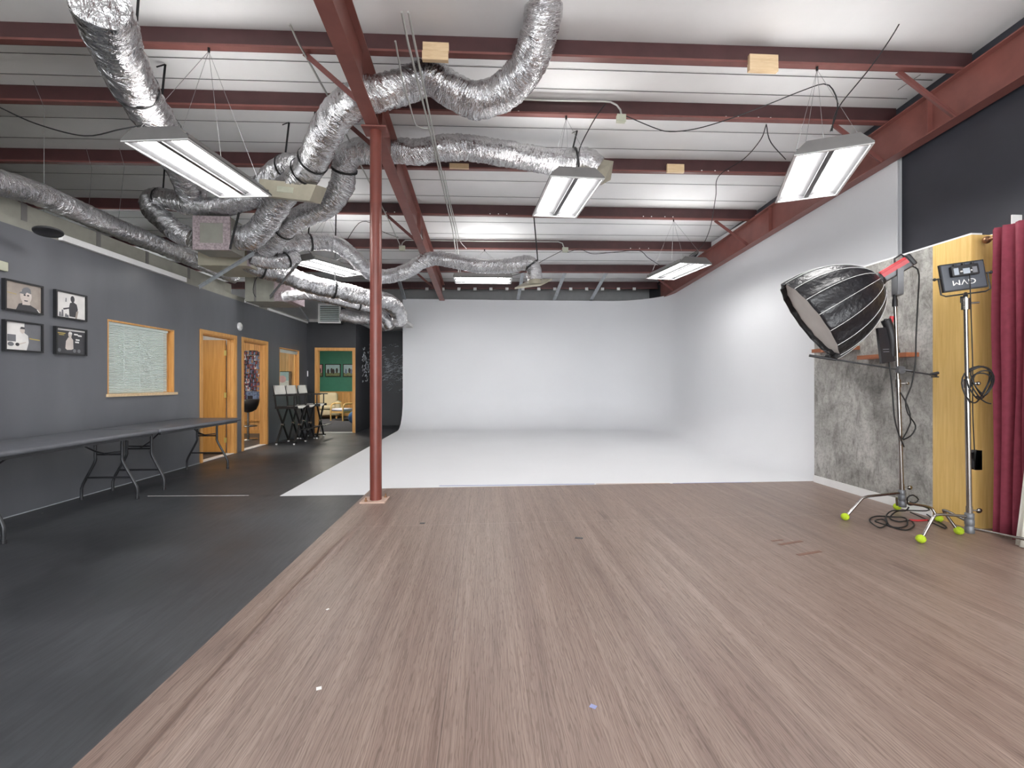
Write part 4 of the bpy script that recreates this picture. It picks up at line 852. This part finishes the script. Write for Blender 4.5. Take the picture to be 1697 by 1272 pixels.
p = V((SX-.05, PX(1486,580,SX-.06).y, 1.566)); tag(MB().lathe([(.018,0),(.02,.02),(.012,.05),(.006,.055)], p, n=10).build('small_bottle', 'dark'), 'tiny dark bottle standing on the shelf behind the stand', 'bottle')
# curtain + rod
t = thing('curtain_rod', 'bronze curtain rod with a round finial at the top of the yellow return', 'rod', (4.26, 3.9, 2.5))
zr = P(1644,395,3.74).z; xr = P(1644,395,3.74).x
MB().tube([(xr,3.77,zr),(xr,1.2,zr)], .014, 10).build('rod', 'bronze', t); MB().ball((xr,3.78,zr), .032, 14).build('finial', 'bronze', t)
MB().bar((xr,3.70,zr),(SX+.215,3.70,zr), .02,.02).build('bracket', 'bronze', t)
def drape(name, mat, x, y0, y1, ztop, zbot, amp, lab, flare=0, nf=7, seed=0, lean=0):
    m = MB(); nu, nv = 150, 14; vs = []; rnd = random.Random(seed); ph = [rnd.uniform(-.5,.5) for _ in range(60)]
    for j in range(nv+1):
        v = j/nv; z = ztop + (zbot-ztop)*v
        for i in range(nu+1):
            u = i/nu; y = y0 + (y1-y0)*u + .012*math.sin(v*5+u*30) - lean*z*(1-u); f = nf*u*2*PI
            a = amp*(.45+.55*min(1, v*3)); xx = x + a*math.sin(f + .5*math.sin(v*2.2+u*9) + ph[int(u*nf)]) + .35*a*math.sin(f*2.3+v) - flare*v*v
            vs.append((xx, y, z))
    n_ = nu+1; m.add(vs, [(j*n_+i, j*n_+i+1, (j+1)*n_+i+1, (j+1)*n_+i) for j in range(nv) for i in range(nu)], 0, True)
    o = m.build(name, mat); sd = o.modifiers.new('thick', 'SOLIDIFY'); sd.thickness = .006; return tag(o, lab, 'curtain')
drape('curtain', 'curtain', xr-.05, 3.70, 1.6, zr+.06, .03, .05, 'burgundy curtain hanging from the rod at the right edge', nf=27, seed=2)
drape('curtain', 'canvas', 4.12, 3.445, 2.2, 2.52, .012, .014, 'white cloth drape hanging in front of the burgundy curtain at the right edge', flare=.0, nf=12, seed=4, lean=.11)
p = P(1682,367,3.7); tag(MB().box((p.x-.05,p.y-.02,p.z-.07),(p.x+.04,p.y-.012,p.z+.05), mat=Matrix.Identity(4)).build('paper_tag', 'paper'), 'small white tag sticking up above the burgundy curtain', 'tag')  # paper tag standing up above the curtain, not hung

# ------------------------------------------------------------------ stands
def stand(base, top, lab, legs, zc=.27):
    b, tp = V(base), V(top); t = thing('light_stand', lab, 'stand', (b.x, b.y, 0)); ax_ = (tp-b).normalized()
    at = lambda z: b + (tp-b)*((z-b.z)/(tp.z-b.z))
    MB().tube([at(zc), at(1.28)], .0175, 14).build('lower_tube', 'chrome', t); MB().tube([at(1.26), tp], .0135, 14).build('upper_tube', 'chrome', t)
    MB().lathe([(.021,.0),(.021,.05)], at(zc), ax_, 14).tube([at(zc+.02), at(zc+.02)+V((.06,-.02,0))], .006, 6).lathe([(.004,-.004),(.022,0),(.004,.004)], at(zc+.02)+V((.06,-.02,0)), (.3,1,.2), 8).build('lower_collar', 'chrome', t)
    MB().lathe([(.024,.0),(.024,.07)], at(1.23), ax_, 14).tube([at(1.265), at(1.265)+V((.055,-.03,0))], .007, 6).ball(at(1.265)+V((.06,-.03,.0)), .016, 8).build('middle_collar', 'chrome', t)
    MB().lathe([(.028,.0),(.031,.005),(.031,.05),(.027,.055),(.027,.06),(.031,.065),(.031,.105),(.027,.11),(.03,.115),(.03,.155),(.022,.16)], at(zc-.16), ax_, 18).build('leg_hub', 'cast', t)
    for k, (kn, ft, has) in enumerate(legs):
        z = zc-.03-.045*k; c = at(z); kn, ft = V(kn), V(ft)
        d = (kn-c).normalized(); e = (ft-kn).normalized()
        lg = MB().tube([c, kn-d*.06, kn-d*.03+e*.005, kn-d*.008+e*.012, kn+e*.035, ft+V((0,0,.03))], .0115, 10).build('leg', 'chrome', t)
        if has: MB().ball((ft.x,ft.y,.041), .033, 16, 0, (1.05,1.05,1)).build('tennis_ball', 'ball', lg)
    return t, at
s1b = (3.855, 4.13, .1); s1t = P(1483, 497, 4.13)
F1 = [PZ(1400.5,863,0), PZ(1484,845,0)+V((-.0,-.02,0)), PZ(1555.6,866,0)]
st1, at1 = stand(s1b, s1t, 'chrome light stand on tennis balls carrying the black softbox', [(P(1430,823,4.13),F1[0],1), (P(1486,822,4.38),F1[1],1), (P(1545,840,4.09),F1[2],1)], .285)
hd = at1(1.38)
s2b = (3.825, 3.5, .08); s2t = P(1600, 492, 3.5)
F2 = [PZ(1526,901,0), PZ(1589,887,0)]
st2, at2 = stand(s2b, s2t, 'chrome light stand on tennis balls carrying the small video panel light', [(P(1549,851,3.52),F2[0],1), (P(1561,842,3.76),F2[1],1), ((4.02,3.12,.12),(4.05,3.05,.01),0)], .245)
# grip arm on the first stand
a, b = P(1342,589,4.36), P(1553,622,4.0); g = thing('grip_arm', 'thin black grip arm clamped across the softbox stand below the softbox', 'arm', hd)
MB().tube([a, b], .008, 10).build('rod', 'dark', g); d = (b-a).normalized(); MB().tube([b-d*.05, b+V((.012,0,.025))], .013, 8).tube([b-d*.045+V((0,0,-.02)), b+V((.015,0,-.012))], .006, 8).build('end_clip', 'dark', g); MB().tube([a-d*.005, a+d*.22], .0125, 10).build('grip_sleeve', 'dark', g)
q = a+(b-a)*((hd.x-a.x)/(b.x-a.x)); MB().lathe([(.035,-.02),(.035,.02)], q, (0,1,.1), 16).tube([q, hd], .016, 8).tube([q+V((.01,-.02,0)), q+V((.06,-.05,-.01))], .006, 6).build('grip_head', 'cast', g)
# ---- softbox with its lamp head
axis = V((-.77, .36, -.54)).normalized(); hb = P(1483, 446, 4.130)
t = thing('studio_light', 'red and grey studio lamp head with a big black parabolic softbox', 'light', hb)
zx = axis; sx_ = zx.cross(UP).normalized(); ux = sx_.cross(zx)
Fm = Matrix((( sx_.x, ux.x, zx.x, hb.x), (sx_.y, ux.y, zx.y, hb.y), (sx_.z, ux.z, zx.z, hb.z), (0,0,0,1)))   # local z along the beam
hdm = MB().rbox((-.055,-.06,-.115),(.055,.045,.13), .014, 0, Fm).build('lamp_body', 'gunmetal', t)
MB().rbox((-.058,.02,-.10),(.058,.052,.13), .01, 0, Fm).box((-.0565,-.012,-.10),(.0565,.03,.125), 0, Fm).build('red_side', 'redp', hdm); MB().rbox((-.05,-.055,-.15),(.05,.06,-.11), .012, 0, Fm).build('rear_cap', 'dark', hdm)
MB().lathe([(.062,0),(.066,.01),(.066,.035),(.06,.04)], Fm @ V((0,-.005,.125)), axis, 24).build('mount_ring', 'dark', hdm); m = MB(); m.tube([Fm @ V(p) for p in ((0,.045,-.12),(0,.085,-.11),(0,.085,-.05),(0,.05,-.03))], .009, 8).build('carry_handle', 'dark', hdm)
yk = s1t
pa, pb = Fm @ V((.07,-.02,-.01)), Fm @ V((-.07,-.02,-.01)); qa, qb = V((pa.x,pa.y,yk.z+.045)), V((pb.x,pb.y,yk.z+.045))
MB().bar(pa, qa, .045, .012, up=sx_).bar(pb, qb, .045, .012, up=sx_).bar(qa, qb, .045, .014).build('yoke', 'gunmetal', t)
MB().lathe([(.03,-.01),(.03,.012)], Fm @ V((.075,-.02,-.01)), sx_, 16).build('tilt_knob', 'dark', t); MB().lathe([(.022,-.06),(.022,.0),(.016,.02),(.016,.05)], yk, (0,0,1), 14).build('spigot', 'dark', t)
ap = Fm @ V((0,-.005,.155)); Lb, Rb, NS = .66, .445, 16
def sbr(tt): return .062 + (Rb-.062)*(1-(1-tt)**2.1)**.62 if tt > 0 else .062
sb = MB(); vs = []; NT_, SUB = 22, 5
def sbp(tt, a, off=0):
    k = (a/(2*PI)*NS) % 1; sag = 1-.045*math.sin(PI*k)*min(1, tt*3) + .01*noise.noise(V((a*6, tt*14, 2)))*math.sin(PI*k)*2
    r = sbr(tt)*sag + off; return ap + zx*(Lb*tt) + (sx_*math.cos(a)+ux*math.sin(a))*r
for i in range(NT_+1):
    for k in range(NS*SUB): vs.append(sbp(i/NT_, 2*PI*k/(NS*SUB)))
n_ = NS*SUB
sb.add(vs, [(i*n_+k, (i+1)*n_+k, (i+1)*n_+(k+1)%n_, i*n_+(k+1)%n_) for i in range(NT_) for k in range(n_)], 0, True)
sh = sb.build('softbox_shell', 'nylon', t); sd = sh.modifiers.new('thick', 'SOLIDIFY'); sd.thickness = .004; sd.offset = -1
for k in range(NS): MB().tube([sbp(i/16, 2*PI*k/NS, .002) for i in range(17)], .0026, 5).build('piping', 'piping', sh)
m = MB(); vs = [ap+zx*(Lb*.985-.055)]; 
for k in range(48): a = 2*PI*k/48; r = sbr(.93)*.945*(1+.012*math.sin(k*3.1)); vs.append(ap + zx*(Lb*.985-.04+.004*math.sin(k*2)) + (sx_*math.cos(a)+ux*math.sin(a))*r)
m.add(vs, [(0, 1+(k+1)%48, 1+k) for k in range(48)], 0, True); m.build('front_diffuser', 'diffuse', t)
m = MB(); b_ = sbp(1.0, 3*PI/2+.35); m.rbox(b_+V((-.05,-.04,-.03)), b_+V((.06,.04,.03)), .02); m.build('rim_clip', 'dark', t)
# control box and battery pouch hung on the stand
t = thing('ballast_box', 'black control box hanging on the softbox stand with white lettering', 'control box', P(1467,570,4.070)); q = [P(1455,543,4.050), P(1477,541,4.070), P(1484,598,4.070), P(1462,602,4.050)]
bk = [p+V((.02,.05,0)) for p in q]; MB().add(q+bk, [(3,2,1,0),(4,5,6,7),(0,1,5,4),(1,2,6,5),(2,3,7,6),(3,0,4,7)]).build('box_body', 'dark', t)
for k in range(2):
    c = P(1468+k*.5, 579+k*4, 4.048); MB().bar(c+V((-.028,-.002,.002)), c+V((.028,-.001,.004)), .001, .006).build('lettering', 'grey', t)
t = thing('clamp_pouch', 'red and black spring clamps bunched on the softbox stand', 'clamp', P(1479,560,4.070))
m = MB(); m.tube(spline([P(1468,530,4.070),P(1474,545,4.070),P(1478,565,4.070),P(1478,590,4.090)], .02), lambda i: .04-.0008*i if i < 30 else .014, 10).build('clamp_body', 'dark', t)
MB().tube(spline([P(1478,524,4.060),P(1476,536,4.060),P(1474,544,4.060)], .01), .017, 8).build('red_grip', 'redp', t); MB().tube(spline([P(1467,528,4.060),P(1470,540,4.060),P(1474,547,4.060)], .01), .011, 8).build('black_grip', 'dark', t)
# ---- LED video panel
c = [P(1569,441,3.56), P(1636,430,3.50), P(1630,474,3.50), P(1556,482,3.56)]
t = thing('video_light', 'flat grey LED panel light with upside-down white lettering on its back', 'light', sum(c, V())/4)
ex = (c[1]-c[0]+c[2]-c[3]).normalized(); ez = (c[0]-c[3]+c[1]-c[2]); ez = (ez-ex*ez.dot(ex)).normalized(); ny = ex.cross(ez); ny = ny if ny.y > 0 else -ny; ce_ = sum(c, V())/4
wp = ((c[1]-c[0]).length+(c[2]-c[3]).length)/4; hp = ((c[0]-c[3]).length+(c[1]-c[2]).length)/4
Pm = Matrix(((ex.x, ny.x, ez.x, ce_.x), (ex.y, ny.y, ez.y, ce_.y), (ex.z, ny.z, ez.z, ce_.z), (0,0,0,1)))
MB().rbox((-wp,0,-hp),(wp,.03,hp), .008, 0, Pm).build('panel_back', 'panelgrey', t)
e = .006; MB().box((-wp-e,.004,-hp-e),(wp+e,.026,-hp),0,Pm).box((-wp-e,.004,hp),(wp+e,.026,hp+e),0,Pm).box((-wp-e,.004,-hp),(-wp,.026,hp),0,Pm).box((wp,.004,-hp),(wp+e,.026,hp),0,Pm).build('panel_edge', 'dark', t)
k_ = MB().rbox((-wp*.66,-.03,-hp*.02),(wp*.62,.002,hp*.78), .006, 0, Pm).build('control_unit', 'dark', t)
MB().box((-wp*.58,-.033,hp*.08),(-wp*.36,-.029,hp*.6),0,Pm).build('display', 'screen', k_); MB().box((-wp*.16,-.033,hp*.1),(wp*.16,-.029,hp*.5),0,Pm).build('display', 'screen', k_); MB().box((wp*.28,-.033,hp*.1),(wp*.5,-.029,hp*.55),0,Pm).build('battery_plate', 'grey', k_)
for x in (-.26,-.22,.22): MB().lathe([(.006,0),(.006,.006)], Pm @ V((wp*x,-.03,hp*.3)), -ny, 8).build('button', 'paper', k_)
for x in (-.45, -.05, .38): MB().lathe([(.011,0),(.011,.014)], Pm @ V((wp*x,-.02,hp*.78)), ez, 10).build('dial', 'dark', k_)
cu = bpy.data.curves.new('lettering', 'FONT'); cu.body = 'GVM'; cu.size = hp*.62; cu.extrude = .0006; cu.align_x = 'CENTER'; cu.align_y = 'CENTER'
to = bpy.data.objects.new('tmp', cu); C.objects.link(to); dg = bpy.context.evaluated_depsgraph_get(); me = bpy.data.meshes.new_from_object(to.evaluated_get(dg)); bpy.data.objects.remove(to)
TX = Pm @ Matrix.Translation((-wp*.05,-.0015,-hp*.44)) @ Matrix.Rotation(PI, 4, 'Y') @ Matrix.Rotation(PI/2, 4, 'X') @ Matrix.Diagonal((1.25,.9,1,1))
me.transform(TX); me.materials.clear(); me.materials.append(M['paper']); lo_ = bpy.data.objects.new('lettering', me); C.objects.link(lo_); lo_.parent = t; lo_.matrix_parent_inverse = WORLD[t.name].inverted()
yb_ = [V((-wp-.022,.015,hp*.0)), V((-wp-.022,.015,-hp*1.2)), V((-wp+.01,.015,-hp*1.36)), V((wp-.01,.015,-hp*1.36)), V((wp+.026,.015,-hp*1.2)), V((wp+.026,.015,hp*.05))]
MB().tube([Pm @ v for v in yb_], .006, 8).build('yoke', 'dark', t)
for s_ in (-1, 1): MB().tube([Pm @ V((s_*wp,.015,hp*.02)), Pm @ V((s_*(wp+.05),.015,hp*.02))], .007, 8).ball(Pm @ V((s_*(wp+.05),.015,hp*.02)), .013, 8).build('tilt_knob', 'dark', t)
jb = Pm @ V((0,.015,-hp*1.36)); MB().tube([jb, s2t+V((0,0,.01))], .015, 10).tube([jb+V((-.03,0,-.02)), jb+V((-.03,0,-.07))], .012, 8).build('ball_mount', 'dark', t)
MB().lathe([(.026,0),(.026,.09)], s2t-V((0,0,.10)), (0,0,1), 14).tube([s2t-V((0,0,.05)), s2t+V((.09,-.02,-.045))], .008, 8).build('top_clamp', 'chrome', st2)
# cables on the stands
line('power_cable', [P(1507,441,4.110),P(1517,443,4.030),P(1523,455,4.030),P(1521,500,4.030),P(1518,560,4.030),P(1517,600,4.030),P(1510,640,4.030),P(1501,662,4.030),P(1504,684,4.030),P(1515,700,4.030),P(1517,710,4.030),P(1509,722,4.030),P(1497,728,4.100)], .0065, 'cable', 'black power cable hanging from the lamp head down the right of the stand', 'cable')
line('power_cable', [P(1473,596,4.090),P(1476,620,4.070),P(1479,650,4.070),P(1482,690,4.070),P(1488,715,4.070),P(1498,740,4.080)], .0065, 'cable', 'black cable running from the control box down the left of the stand', 'cable')
line('power_cable', [P(1492,650,4.080),P(1504,672,4.050),P(1509,700,4.050),P(1495,728,4.090)], .006, 'cable', 'short black cable loop on the right of the softbox stand', 'cable')
fz = .016
pz = lambda x, y, z=fz: PZ(x, y, z)
line('floor_cable', [P(1506,840,4.030),pz(1500,846,.10),pz(1478,846,.06),pz(1468,856),pz(1474,870),pz(1488,874),pz(1503,870),pz(1500,858),pz(1478,856),pz(1452,855),pz(1441,862),pz(1458,874),pz(1470,866),pz(1462,860),pz(1450,863),pz(1470,870),pz(1500,878),pz(1515,870),pz(1508,862),pz(1490,864),pz(1475,858),pz(1490,846,.05),pz(1535,846,.08),pz(1538,842,.10),pz(1520,836,.13),pz(1506,836,.15),P(1504,824,4.030),P(1513,820,4.030),P(1522,827,4.030),P(1516,833,4.030),P(1507,831,4.050)], .006, 'cable', 'tangled black cable lying around the foot of the softbox stand', 'cable', step=.03)
line('floor_cable', [pz(1508,848,.05),pz(1530,858),pz(1550,868),pz(1566,875),pz(1567,871),pz(1548,860),pz(1536,852,.03)], .006, 'cable', 'black cable tail on the floor between the two stands', 'cable')
line('floor_cable', [pz(1507,861,.014),pz(1520,862,.014),pz(1538,861.5,.014)], .008, 'redp', 'short bright red cable on the floor behind the near stand leg', 'cable')
cc = P(1618,635,3.5); m = MB(); rnd = random.Random(5)
for k in range(5):
    r0 = .075+.012*k; off = V((rnd.uniform(-.02,.03), rnd.uniform(-.03,.0), rnd.uniform(-.02,.02))); tl = rnd.uniform(-.3,.3)
    m.tube([cc+off+V((r0*.9*math.cos(a), -.02*math.sin(a*2)+.01*k-.03, r0*1.15*math.sin(a)+tl*r0*math.cos(a))) for a in [2*PI*j/22 for j in range(23)]], .0055, 6)
m.tube(spline([cc+V((-.05,0,.1)),cc+V((0,-.03,.13)),cc+V((.06,-.03,.12)),cc+V((.1,-.02,.095))], .02), .007, 6); m.tube(spline([cc+V((0,0,-.1)),cc+V((.06,-.02,-.15)),cc+V((.1,-.02,-.16))], .02), .005, 6)
tag(m.build('coiled_cable', 'cable'), 'coil of black cable hung on the video light stand', 'cable')
line('power_cable', [P(1607,452,3.5),P(1608,480,3.48),P(1610,540,3.5),P(1612,610,3.5),P(1612,680,3.52),P(1615,748,3.55)], .004, 'cable', 'thin black lead running from the video light down to a power brick', 'cable')
tag(MB().rbox(P(1610,773,3.57), P(1624,750,3.53), .005).build('power_brick', 'dark'), 'black power brick hanging beside the video light stand', 'adapter')

# ------------------------------------------------------------------ small things on the floor
def strip(px0, py0, px1, py1, w_, mat, name, lab, cat='tape', z=.0072):
    a, b = PZ(px0,py0,z), PZ(px1,py1,z); tag(MB().bar(a, b, w_, .0016).build(name, mat), lab, cat)
strip(245,821.5,412,820.5, .007, 'paper', 'tape_line', 'faint white line on the black floor beyond the folding tables', z=.001)
strip(728,804.5,985,801.5, .02, 'masking', 'tape_strip', 'long pale blue tape strip along the back edge of the vinyl', z=.008)
strip(1115,800.3,1245,798.6, .016, 'masking', 'tape_strip', 'shorter pale blue tape strip along the back edge of the vinyl, near the right', z=.008)
strip(988,801.6,1110,800.4, .02, 'plate', 'tape_strip', 'tan tape strip between the two blue ones at the back edge of the vinyl', z=.008)
strip(1291,902,1329,896, .03, 'brown', 'tape_strip', 'brown tape strip on the vinyl in front of the stands, upper one'); strip(1322,919,1360,913, .03, 'brown', 'tape_strip', 'brown tape strip on the vinyl in front of the stands, lower one'); strip(1279,896,1297,894, .02, 'brown', 'tape_strip', 'tiny brown tape strip left of the two longer ones')
strip(696,866.5,704,866.5, .035, 'ink', 'tape_patch', 'small dark square patch on the vinyl right of the column'); strip(953,890.5,966,891.5, .035, 'ink', 'tape_patch', 'small dark patch on the vinyl in the middle of the room')
strip(524,1141,533,1139, .02, 'paper', 'paper_scrap', 'white paper scrap at the lower left of the vinyl', 'scrap'); strip(541,1010,545,1008, .012, 'paper', 'paper_scrap', 'tiny white scrap on the vinyl farther from the camera', 'scrap'); strip(978,1168,988,1172, .02, 'masking', 'tape_scrap', 'small curled tape scrap on the vinyl at the bottom middle', 'scrap')
